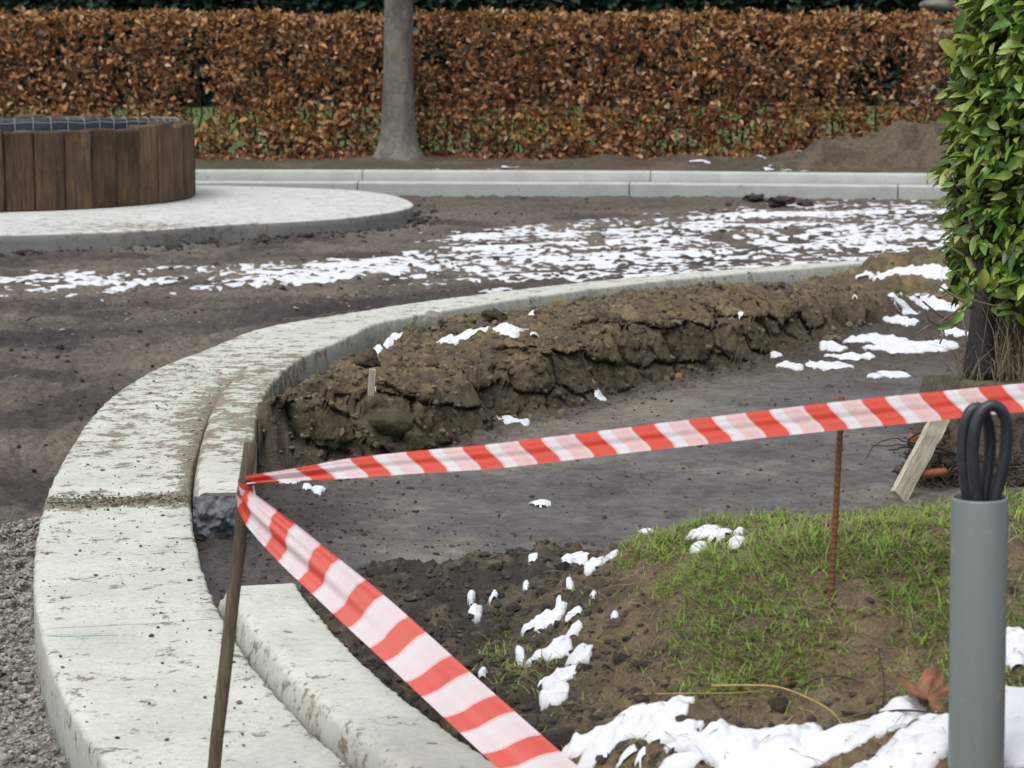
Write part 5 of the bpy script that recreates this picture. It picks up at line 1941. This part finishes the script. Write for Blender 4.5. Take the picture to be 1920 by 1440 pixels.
# ------------------------------------------------------------------ rebar
rb, rt = at_y(1559, 1104, 4.88), at_y(1579, 744, 4.88)
zg = float(h_inner(np.array([rb[0]]), np.array([4.88]))[0])
pts = np.linspace(rb + (rb - rt) * 0.25, rt, 120)
rad = 0.0062 + 0.0012 * (np.arange(120) % 3 == 0)
Vt, Ft = tube_np(pts, rad, 9)
bar = mesh_np('reinforcing_bar', Vt, Ft, M_RUST, smooth=False)
tag(bar, 'rusty ribbed steel bar standing in the grass behind the tape', 'steel bar')

# ------------------------------------------------------------------ grey conduit with cables
PYd = 4.15
ptop = at_y(1836.5, 931, PYd)
pbot = at_y(1829.5, 1480, PYd)
axis = (ptop - pbot) / np.linalg.norm(ptop - pbot)
pbot = ptop - axis * 0.80
RO, RI = 0.0495, 0.0455
na = 64
prof = [(RO, 0.0), (RO, 0.3), (RO, 0.7965), (RO - 0.0012, 0.8), (RI + 0.0012, 0.8), (RI, 0.7965), (RI, 0.55), (RI, 0.1)]
ang = np.linspace(0, 2 * np.pi, na, endpoint=False)
xax = np.array([1.0, 0, 0]) - axis * axis[0]
xax /= np.linalg.norm(xax)
yax = np.cross(axis, xax)
V = []
for r, h_ in prof:
    V.append(pbot + axis * h_ + r * (np.cos(ang)[:, None] * xax + np.sin(ang)[:, None] * yax))
V = np.concatenate(V)
base_loc = Vector(pbot)
conduit = mesh_np('conduit_pipe', V - pbot, grid_faces(len(prof), na, wrap=True), M_PVC)
conduit.location = base_loc
tag(conduit, 'upright grey plastic conduit pipe in the snow at the right foreground', 'pipe')

def cable(label, px_pts, y_off, rad=0.0108):
    P = np.array([at_y(x, y, PYd + dy) for (x, y), dy in zip(px_pts, y_off)])
    P = resample(spline(P, 0.005), 0.006)[0]
    P = smooth_line(P, 4)
    Vt, Ft = tube_np(P, rad, 14)
    o = mesh_np('cable_loop', Vt, Ft, M_CABLE)
    return tag(o, label, 'cable', None)


cable('thick black cable loop sticking out of the grey pipe, left and rear one',
      [(1826, 1040), (1818, 960), (1812, 915), (1806, 860), (1806, 815), (1816, 776), (1832, 762), (1847, 775), (1855, 805), (1856, 850), (1850, 895), (1846, 940), (1846, 1040)],
      [0.0, 0.0, 0.0, 0.0, 0.002, 0.004, 0.008, 0.014, 0.02, 0.022, 0.02, 0.016, 0.016])
cable('thick black cable loop sticking out of the grey pipe, right and front one',
      [(1836, 1040), (1832, 960), (1828, 915), (1824, 860), (1826, 815), (1838, 775), (1860, 758), (1879, 770), (1888, 800), (1885, 850), (1876, 895), (1866, 935), (1858, 1040)],
      [-0.016, -0.016, -0.018, -0.02, -0.02, -0.018, -0.016, -0.012, -0.008, -0.006, -0.006, -0.006, -0.006])

# ------------------------------------------------------------------ laurel bush on its block of earth
BY = 9.15
blk_c = at_y(1905, 790, 9.1)
zb0 = BED_Z - 0.05
blk_top = at_y(1860, 716, 8.95)[2]
X0, X1 = at_y(1800, 800, 8.95)[0], 3.6
nx, nz = 110, 50
xs = np.linspace(X0, X1, nx)
rows = []
prof = []
hh_ = blk_top - zb0
for k in range(nz):
    f = k / (nz - 1)
    if f < 0.62:
        g = f / 0.62
        prof.append((8.95 + 0.10 * (1 - g) * (g < 0.5) * 0, zb0 + hh_ * g, g))
    else:
        g = (f - 0.62) / 0.38
        prof.append((8.95 + 0.75 * g, blk_top - 0.10 * g * g, 1 + g))
V, C = [], []
for (yp, zp, g) in prof:
    under = 0.10 * float(sstep(0.42, 0.22, g)) if g < 1 else 0.0
    yv = yp + under + 0.014 * fbm(xs, np.full(nx, zp), 7, 3, 2.0) * (1 if g < 1 else 0.3) + (0.03 * (ridged(xs, np.full(nx, zp), 9, 3, 1.0) - 0.5) if g < 0.42 else 0)
    zv = zp + 0.006 * fbm(xs, np.full(nx, yp), 9, 2, 4.0) + (0.02 * fbm(xs, np.full(nx, yp), 3, 3) if g >= 1 else 0)
    xv = xs + (0.05 * fbm(np.full(nx, yp * 1.0), np.full(nx, zp), 6, 3, 5.0)) * np.exp(-(xs - X0) / 0.12)
    hole = np.exp(-(((xs - at_y(1915, 830, 8.95)[0]) / 0.035) ** 2 + ((zp - at_y(1915, 825, 8.95)[2]) / 0.045) ** 2)) * (1 if g < 1 else 0)
    yv = yv + 0.12 * hole
    V.append(np.column_stack([xv, yv, zv]))
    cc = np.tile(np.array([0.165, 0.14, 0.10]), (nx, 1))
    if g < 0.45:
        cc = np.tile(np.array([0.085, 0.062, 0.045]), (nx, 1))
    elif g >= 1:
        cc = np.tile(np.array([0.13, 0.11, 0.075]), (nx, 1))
    C.append(np.column_stack([cc, np.zeros(nx)]))
# left end wall
V = np.concatenate(V)
C = np.concatenate(C)
F = grid_faces(nz, nx)
# left side: drop a skirt from the left column down to the bed
lc = np.arange(nz) * nx
sk_v = V[lc].copy()
sk_v[:, 2] = zb0
sk_v[:, 0] -= 0.02 + 0.03 * np.abs(RNG.normal(0, 1, nz))
nv0 = len(V)
V = np.concatenate([V, sk_v])
C = np.concatenate([C, np.tile(np.array([0.11, 0.09, 0.065, 0.0]), (nz, 1))])
side_f = np.array([[lc[k], lc[k + 1], nv0 + k + 1, nv0 + k] for k in range(nz - 1)])
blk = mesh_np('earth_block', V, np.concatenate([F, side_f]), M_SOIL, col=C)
tag(blk, 'straight cut block of pale earth left standing under the laurel bush', 'soil block')

rg = np.random.default_rng(91)
bx = at_y(1842, 690, 9.12)
bush = thing('laurel_bush', 'tall glossy green laurel bush at the right edge of the view', 'shrub', (bx[0], 9.12, blk_top - 0.02))
O = np.array([bx[0], 9.12, blk_top - 0.02])
# trunk
tp = np.array([at_y(1836, 712, 9.12), at_y(1838, 660, 9.12), at_y(1843, 600, 9.13), at_y(1850, 520, 9.15), at_y(1856, 400, 9.2), at_y(1862, 200, 9.25), at_y(1870, -60, 9.3)])
tp = spline(tp, 0.05)
Vt, Ft = tube_np(tp - O, np.interp(np.linspace(0, 1, len(tp)), [0, 0.12, 0.4, 1], [0.066, 0.050, 0.040, 0.012]), 12)
M_LTRUNK = mat_plain('laurel_bark', (0.036, 0.033, 0.031), 0.8, 0.3, var=0.4, vscale=40, bscale=30, bstr=0.8, bdist=0.01, stretch=(3, 3, 0.5))
mesh_np('trunk', Vt, Ft, M_LTRUNK, bush)
# outline of the crown at left: pixel x of left edge by row
out_y = [-320, -120, 0, 30, 90, 150, 220, 260, 300, 330, 380, 430, 480, 520, 560, 600]
out_x = [1850, 1815, 1808, 1802, 1778, 1788, 1772, 1768, 1772, 1760, 1772, 1780, 1785, 1790, 1800, 1830]
NLf = 42000
zt, zbm = at_y(1850, -330, 9.1)[2], at_y(1850, 585, 9.1)[2]
lz = rg.uniform(zbm, zt, NLf)
pyv = 60 + (CAM_Z - lz) / 9.15 * F_PX
lef = (np.interp(pyv, out_y, out_x) + 18 * pnoise(pyv / 37, pyv * 0) + 34 - CX) / F_PX * 9.15
ctr_x = 2.32
halfw = ctr_x - lef
a = rg.uniform(0, 2 * np.pi, NLf)
rr = 1 - 0.45 * rg.random(NLf) ** 1.5
bumpy = 1 + 0.10 * pnoise(np.cos(a) * 2.5, np.sin(a) * 2.5, lz * 4)
cosx = np.cos(a)
xx = ctr_x + halfw * rr * np.sign(cosx) * np.abs(cosx) ** 0.75 * np.where(cosx < 0, 1.0, 1.15) * np.where(cosx < 0, 1, bumpy)
yy = 9.35 + 0.52 * rr * np.sin(a) * bumpy
lowcut = lz > zbm + 0.22 * sstep(1.75, 2.1, xx) * rg.random(NLf) - 0.1
k_ = lowcut & (rg.random(NLf) < 0.62 + 0.6 * fbm(xx + yy, lz, 4.0, 3))
xx, yy, lz, a = xx[k_], yy[k_], lz[k_], a[k_]
n = len(xx)
P = np.column_stack([xx, yy, lz])
outv = np.column_stack([np.cos(a), np.sin(a), np.zeros(n)])
d = outv * 0.55 + rg.normal(0, 0.5, (n, 3)) + np.array([0, 0, -0.25])
nrm = outv * 0.9 + np.array([0, 0, 0.75]) + rg.normal(0, 0.42, (n, 3))
R = frames(d, nrm)
scl = rg.uniform(0.040, 0.098, n)
t = rg.random((n, 1))
cg = np.array([0.10, 0.18, 0.024]) * (1 - t) + np.array([0.29, 0.38, 0.065]) * t
yl = rg.random(n) < 0.10
cg[yl] = np.array([0.36, 0.42, 0.11])
dk = rg.random(n) < 0.2
cg[dk] = np.array([0.055, 0.115, 0.026])
# a few singled-out leaves seen against the hedge and the trunk
spec = [(1760, 78, 1800, 108, 0.098), (1790, 60, 1812, 20, 0.09), (1788, 345, 1752, 350, 0.05), (1775, 175, 1755, 183, 0.05), (1786, 610, 1758, 615, 0.06), (1806, 585, 1782, 612, 0.062), (1822, 545, 1815, 575, 0.05),
        (1845, 505, 1838, 556, 0.085), (1862, 510, 1866, 552, 0.075), (1815, 520, 1795, 545, 0.06), (1880, 500, 1890, 540, 0.08), (1900, 495, 1906, 535, 0.07)]
sp_P, sp_R, sp_s, sp_c = [], [], [], []
for i, (x0, y0, x1, y1, s_) in enumerate(spec):
    yd = 9.0 if i < 4 else 9.02
    p0, p1 = at_y(x0, y0, yd), at_y(x1, y1, yd - 0.01)
    sp_P.append(p0)
    sp_R.append(frames((p1 - p0)[None], np.array([[0.15, -1.0, 0.45]]))[0])
    sp_s.append(s_)
    sp_c.append([0.20, 0.30, 0.05] if i in (0, 7, 8) else [0.11, 0.21, 0.035])
P = np.concatenate([P, sp_P])
R = np.concatenate([R, sp_R])
scl = np.concatenate([scl, sp_s])
cg = np.concatenate([cg, sp_c])
n = len(P)
Lt, Lf = leaf_template(0.46, 6, 0.22, 0.16)
vis = np.where((P[:, 1] < 9.12) & (P[:, 0] < 2.05) & (P[:, 2] < 1.95))[0]
big = np.concatenate([np.arange(n - len(spec), n), vis[vis < n - len(spec)][np.argsort(-scl[vis[vis < n - len(spec)]])]])[:300]
rest = np.setdiff1d(np.arange(n), big)
V, F, C = instance_np(Lt, Lf, P[rest] - O, R[rest], scl[rest], cg[rest])
stuff(mesh_np('foliage', V, F, M_LAUREL, bush, col=C))
lm = []
for k in range(8):
    Vt, Ft = leaf_template(0.42 + 0.02 * k, 7, 0.12 + 0.04 * k, 0.05 + 0.05 * k)
    cc = [np.array([0.08, 0.18, 0.026]), np.array([0.13, 0.25, 0.036]), np.array([0.19, 0.315, 0.055]), np.array([0.06, 0.135, 0.026]), np.array([0.21, 0.33, 0.08]), np.array([0.25, 0.35, 0.12]), np.array([0.10, 0.21, 0.03]), np.array([0.33, 0.38, 0.07])][k]
    ob = mesh_np('leaf', Vt, Ft, M_LAUREL, bush, col=np.tile(cc, (len(Vt), 1)))
    lm.append(ob.data)
    bpy.data.objects.remove(ob)
for i in big:
    kk = 7 if i in (n - len(spec), n - len(spec) + 7, n - len(spec) + 8) else int(i) % 7
    o = link('leaf', lm[kk], None, bush)
    q = P[i] - O
    o.matrix_local = Matrix([list(R[i][r] * scl[i]) + [float(q[r])] for r in range(3)] + [[0, 0, 0, 1]])
# twigs in the crown
tw = []
for k in range(110):
    z0 = rg.uniform(zbm - 0.02, zt - 0.2)
    f = np.interp(z0, tp[:, 2], np.arange(len(tp)))
    q0 = tp[int(f)]
    a_ = rg.uniform(0, 2 * np.pi)
    ln = rg.uniform(0.12, 0.42) * (1.0 if math.cos(a_) > 0 else 0.5)
    e = q0 + np.array([math.cos(a_) * ln + (0.15 if math.cos(a_) > 0 else 0), math.sin(a_) * ln * 0.8 + 0.1, rg.uniform(0.02, 0.35)])
    tw.append(tube_np(np.array([q0, (q0 + e) / 2 + rg.normal(0, 0.03, 3), e]) - O, np.array([0.009, 0.006, 0.003]), 5, caps=False))
for (x0, y0, x1, y1, x2, y2) in [(1800, 520, 1825, 550, 1842, 562), (1820, 562, 1850, 570, 1880, 578), (1765, 602, 1790, 585, 1818, 565), (1730, 565, 1760, 590, 1775, 598), (1735, 580, 1742, 600, 1765, 615), (1720, 625, 1740, 612, 1760, 607),
                                 (1876, 575, 1895, 555, 1925, 545), (1825, 525, 1840, 545, 1850, 560), (1762, 645, 1770, 625, 1762, 600), (1815, 640, 1805, 600, 1782, 615)]:
    tw.append(tube_np(np.array([at_y(x0, y0, 9.0), at_y(x1, y1, 9.01), at_y(x2, y2, 9.04)]) - O, np.array([0.0035, 0.0045, 0.005]), 5, caps=False))
Vt, Ft = join_np(tw)
M_TWIG2 = mat_plain('pale_twig', (0.15, 0.12, 0.095), 0.8, 0.3, var=0.3, vscale=60)
stuff(mesh_np('twigs', Vt, Ft, M_TWIG2, bush))

# dry grass beside the laurel trunk
N = 620
px0 = np.where(rg.random(N) < 0.12, rg.uniform(1795, 1860, N), rg.uniform(1862, 2080, N))
lean_ = rg.normal(0, 26, N)
yd = rg.uniform(8.98, 9.4, N)
parts = []
for i in range(N):
    p0 = at_y(px0[i], 718 + rg.uniform(-12, 4), yd[i])
    p0[2] = blk_top - 0.01
    if px0[i] < 1860 and rg.random() < 0.72:
        hgt = rg.uniform(0.04, 0.16)
    else:
        hgt = rg.uniform(0.08, 0.42)
    dx = rg.normal(0, 0.06)
    p1 = p0 + np.array([dx * 0.4, rg.normal(0, 0.03), hgt * 0.55])
    p2 = p0 + np.array([dx * 1.3, rg.normal(0, 0.06), hgt * rg.uniform(0.75, 1.0)])
    w = rg.uniform(0.0014, 0.003)
    s_ = np.array([w, 0, 0])
    Vq = np.array([p0 - s_, p0 + s_, p1 - s_ * 0.8, p1 + s_ * 0.8, p2 - s_ * 0.3, p2 + s_ * 0.3])
    c = np.array([0.235, 0.19, 0.125]) * rg.uniform(0.45, 1.25)
    parts.append((Vq, np.array([[0, 1, 3, 2], [2, 3, 5, 4]]), np.tile(c, (6, 1))))
V, F, C = join_np(parts)
tuft_o = thing('dry_grass', 'tall tuft of dry straw coloured grass beside the laurel trunk', 'dry grass', (2.0, 9.2, blk_top - 0.01))
stuff(mesh_np('stalks', V - np.array([2.0, 9.2, blk_top - 0.01]), F, M_STRAW, tuft_o, col=C))

# ------------------------------------------------------------------ plank, roots, brick pieces at the earth block
pb0, pb1 = at_z(1684, 934, BED_Z + 0.01), at_y(1768, 775, 8.86)
ax_ = pb1 - pb0
Lp = np.linalg.norm(ax_)
Vp, Fp = box_np(0.075, 0.022, Lp, 0.002, 0.0016, rg, div=9)
zdir = ax_ / Lp
ydir = np.array([0.35, -1.0, 0.0])
ydir -= zdir * np.dot(ydir, zdir)
ydir /= np.linalg.norm(ydir)
xdir = np.cross(ydir, zdir)
plank = mesh_np('plank', Vp, Fp, M_PLANK, smooth=False)
plank.matrix_world = Matrix([[xdir[r], ydir[r], zdir[r], pb0[r]] for r in range(3)] + [[0, 0, 0, 1]])
tag(plank, 'weathered grey board leaning against the root tangle under the laurel', 'plank')

roots = thing('root_tangle', 'tangle of dark exposed roots hanging out of the cut earth under the laurel', 'roots', (1.75, 8.85, BED_Z))
RO_ = np.array([1.75, 8.85, BED_Z])
rl = [([(1815, 862), (1780, 848), (1740, 838), (1705, 838), (1664, 845)], 0.006), ([(1800, 850), (1760, 850), (1738, 838), (1700, 828), (1670, 822), (1640, 836), (1622, 862)], 0.0035),
      ([(1722, 838), (1690, 833), (1660, 836), (1628, 834)], 0.0028), ([(1812, 900), (1770, 880), (1735, 868), (1712, 850)], 0.0045), ([(1775, 812), (1755, 808), (1725, 812), (1700, 828)], 0.008),
      ([(1782, 822), (1776, 800), (1768, 806), (1762, 822)], 0.004), ([(1830, 880), (1800, 870), (1780, 880), (1770, 910), (1768, 945)], 0.006), ([(1795, 870), (1790, 900), (1778, 930), (1775, 950)], 0.007),
      ([(1815, 850), (1812, 890), (1800, 930), (1790, 955)], 0.006), ([(1760, 850), (1756, 880), (1748, 910), (1745, 940)], 0.0035), ([(1925, 852), (1895, 850), (1860, 862), (1840, 880)], 0.007), ([(1930, 890), (1900, 900), (1880, 925), (1860, 940)], 0.006),
      ([(1740, 892), (1728, 905), (1722, 930), (1716, 948)], 0.003), ([(1700, 940), (1740, 944), (1790, 938), (1820, 950)], 0.010)]
for pts, r_ in rl:
    P3 = np.array([at_y(x, y, 8.74 + 0.16 * (x - 1640) / 200 * (x < 1830) + (0.15 if x >= 1830 else 0)) for x, y in pts])
    P3 = resample(spline(P3, 0.01), 0.012)[0]
    P3 = P3 + 0.005 * np.column_stack([pnoise(P3[:, 0] * 40, P3[:, 2] * 40, k) for k in (0.1, 3.3, 7.7)])
    Vt, Ft = tube_np(P3 - RO_, np.linspace(r_, r_ * 0.45, len(P3)), 7)
    mesh_np('root', Vt, Ft, M_TWIG, roots)
fine = []
for k in range(260):
    x, y = rg.uniform(1715, 1930), rg.uniform(835, 950)
    P3 = np.array([at_y(x + rg.normal(0, 14) * j, y + rg.uniform(6, 20) * j, 8.86 + rg.normal(0, 0.03)) for j in range(4)])
    fine.append(tube_np(P3 - RO_, np.linspace(0.0026, 0.001, 4), 4, caps=False))
Vt, Ft = join_np(fine)
stuff(mesh_np('rootlets', Vt, Ft, M_TWIG2, roots))
# dirt spilled under the roots
cX = at_y(1790, 930, 8.8)
V, F = rock_np(77, 5, (0.30, 0.15, 0.17), 0.28, 2.4, 0)
V = V + 0.012 * np.column_stack([fbm(V[:, 0], V[:, 2] + k, 22, 3, k) for k in (0.3, 2.3, 5.3)])
V[:, 0] += 0
sp_ = mesh_np('soil_mound', V, F, M_SOIL, col=np.tile(np.array([0.11, 0.085, 0.062, 0]), (len(V), 1)))
sp_.location = (cX[0] + 0.14, 9.0, BED_Z + 0.06)
tag(sp_, 'dark crumbled soil fallen below the roots under the laurel', 'soil heap')
pc0, pc1 = at_y(1726, 888, 8.72), at_y(1772, 884, 8.8)
Vt, Ft = tube_np(np.linspace(pc0, pc1, 6), 0.014, 12)
cp = mesh_np('clay_pipe', Vt, Ft, M_BRICK)
tag(cp, 'broken reddish pipe stub poking out beside the leaning board', 'pipe stub')
o = at_y(1722, 826, 8.80)
V, F = box_np(0.05, 0.03, 0.024, 0.003, 0.001, rg)
bk = mesh_np('brick_shard', V, F, M_BRICK, smooth=False)
bk.location = (o[0], 8.86, o[2] - 0.012)
bk.rotation_euler = (0, 0.08, 0.3)
tag(bk, 'small orange brick shard caught behind the leaning board', 'brick shard')

# ------------------------------------------------------------------ dry leaves, straw, sticks
def dry_leaf(px, py, size, rotz, label, colr, lobes=5, seed=0, tilt=0.3):
    o = ground_hit(px, py)
    r_ = np.random.default_rng(seed)
    na_, nr_ = 44, 6
    a_ = np.linspace(0, 2 * np.pi, na_, endpoint=False)
    edge = 0.50 + 0.50 * np.abs(np.cos(a_ * lobes / 2.0)) ** 0.8 + 0.05 * np.sin(a_ * 17)
    V, C = [], []
    for k in range(nr_):
        f = k / (nr_ - 1) + 0.02
        x, y = edge * np.cos(a_) * f, edge * np.sin(a_) * f * 0.8
        z = 0.55 * np.abs(y) + 0.30 * f ** 2 * np.sin(a_ * 2 + 0.5) + 0.16 * np.sin(a_ * lobes + 1.0) * f * f + 0.05 * np.sin(a_ * 11) * f
        V.append(np.column_stack([x, y, z]))
        C.append(np.tile(np.array(colr) * (0.85 + 0.3 * r_.random()), (na_, 1)))
    ob = mesh_np('dry_leaf', np.concatenate(V) * size, grid_faces(nr_, na_, wrap=True), M_DRYLEAF, col=np.concatenate(C))
    ob.location = (o[0], o[1], o[2] + size * 0.22)
    ob.rotation_euler = (tilt, 0.15, rotz)
    return tag(ob, label, 'leaf')


dry_leaf(1738, 1322, 0.064, 0.4, 'large curled brown leaf on the soil just left of the grey pipe', (0.27, 0.135, 0.08), 5, 1, 0.7)
dry_leaf(1262, 712, 0.042, 0.2, 'curled tan leaf at the foot of the soil ridge', (0.32, 0.17, 0.08), 3, 2, 0.6)
dry_leaf(1478, 1292, 0.022, 1.2, 'small dark brown leaf in the lower grass of the bank', (0.17, 0.075, 0.045), 3, 3, 0.3)
dry_leaf(1434, 1152, 0.013, 0.3, 'tiny tan leaf lying in the grass of the bank', (0.36, 0.23, 0.12), 2, 4, 0.2)
dry_leaf(1558, 1136, 0.015, 2.0, 'tiny pale leaf just below the foot of the steel bar', (0.30, 0.22, 0.13), 2, 5, 0.2)

def stem_on_ground(name, pts, r_, label, cat, mat, lift=0.006):
    P = []
    for (x, y, up) in pts:
        o = ground_hit(x, y)
        o[2] += lift + up
        P.append(o)
    P = resample(spline(np.array(P), 0.01), 0.012)[0]
    P = smooth_line(P, 6)
    Vt, Ft = tube_np(P, np.linspace(r_, r_ * 0.5, len(P)), 6)
    ob = mesh_np(name, Vt, Ft, mat)
    return tag(ob, label, cat)


M_YEL = mat_plain('yellow_stem', (0.36, 0.27, 0.10), 0.6, 0.4, var=0.25, vscale=60)
stem_on_ground('straw', [(1335, 1303, 0.01), (1400, 1308, 0.018), (1460, 1316, 0.022), (1520, 1336, 0.018), (1560, 1355, 0.01), (1582, 1372, 0.0)], 0.0026, 'long yellow dry stem arching over the soil above the snow', 'stem', M_YEL)
stem_on_ground('straw', [(1190, 1312, 0.002), (1280, 1312, 0.003), (1380, 1314, 0.006), (1430, 1312, 0.006)], 0.0016, 'thin straight dry stem lying across the bare soil above the snow', 'stem', M_YEL)
stem_on_ground('twig', [(1500, 1300, 0.002), (1530, 1285, 0.006), (1580, 1284, 0.007), (1625, 1292, 0.003)], 0.0022, 'dark bent twig at the lower edge of the grass', 'twig', M_TWIG)
stem_on_ground('twig', [(1580, 1345, 0.002), (1640, 1352, 0.006), (1690, 1352, 0.01), (1760, 1347, 0.004)], 0.0035, 'dark twig lying along the edge of the snow below the curled leaf', 'twig', M_TWIG)
stem_on_ground('twig', [(1655, 1338, 0.0), (1658, 1310, 0.02), (1650, 1285, 0.04), (1644, 1268, 0.055)], 0.0022, 'short dark upright twig left of the curled leaf', 'twig', M_TWIG)
stem_on_ground('twig', [(1890, 1350, 0.0), (1930, 1362, 0.008), (1990, 1370, 0.004)], 0.006, 'thick dark stick in the snow right of the grey pipe', 'stick', M_TWIG)
stem_on_ground('twig', [(1625, 1432, 0.002), (1700, 1428, 0.004), (1760, 1428, 0.002)], 0.0018, 'thin dark twig lying on the snow at the lower edge', 'twig', M_TWIG)
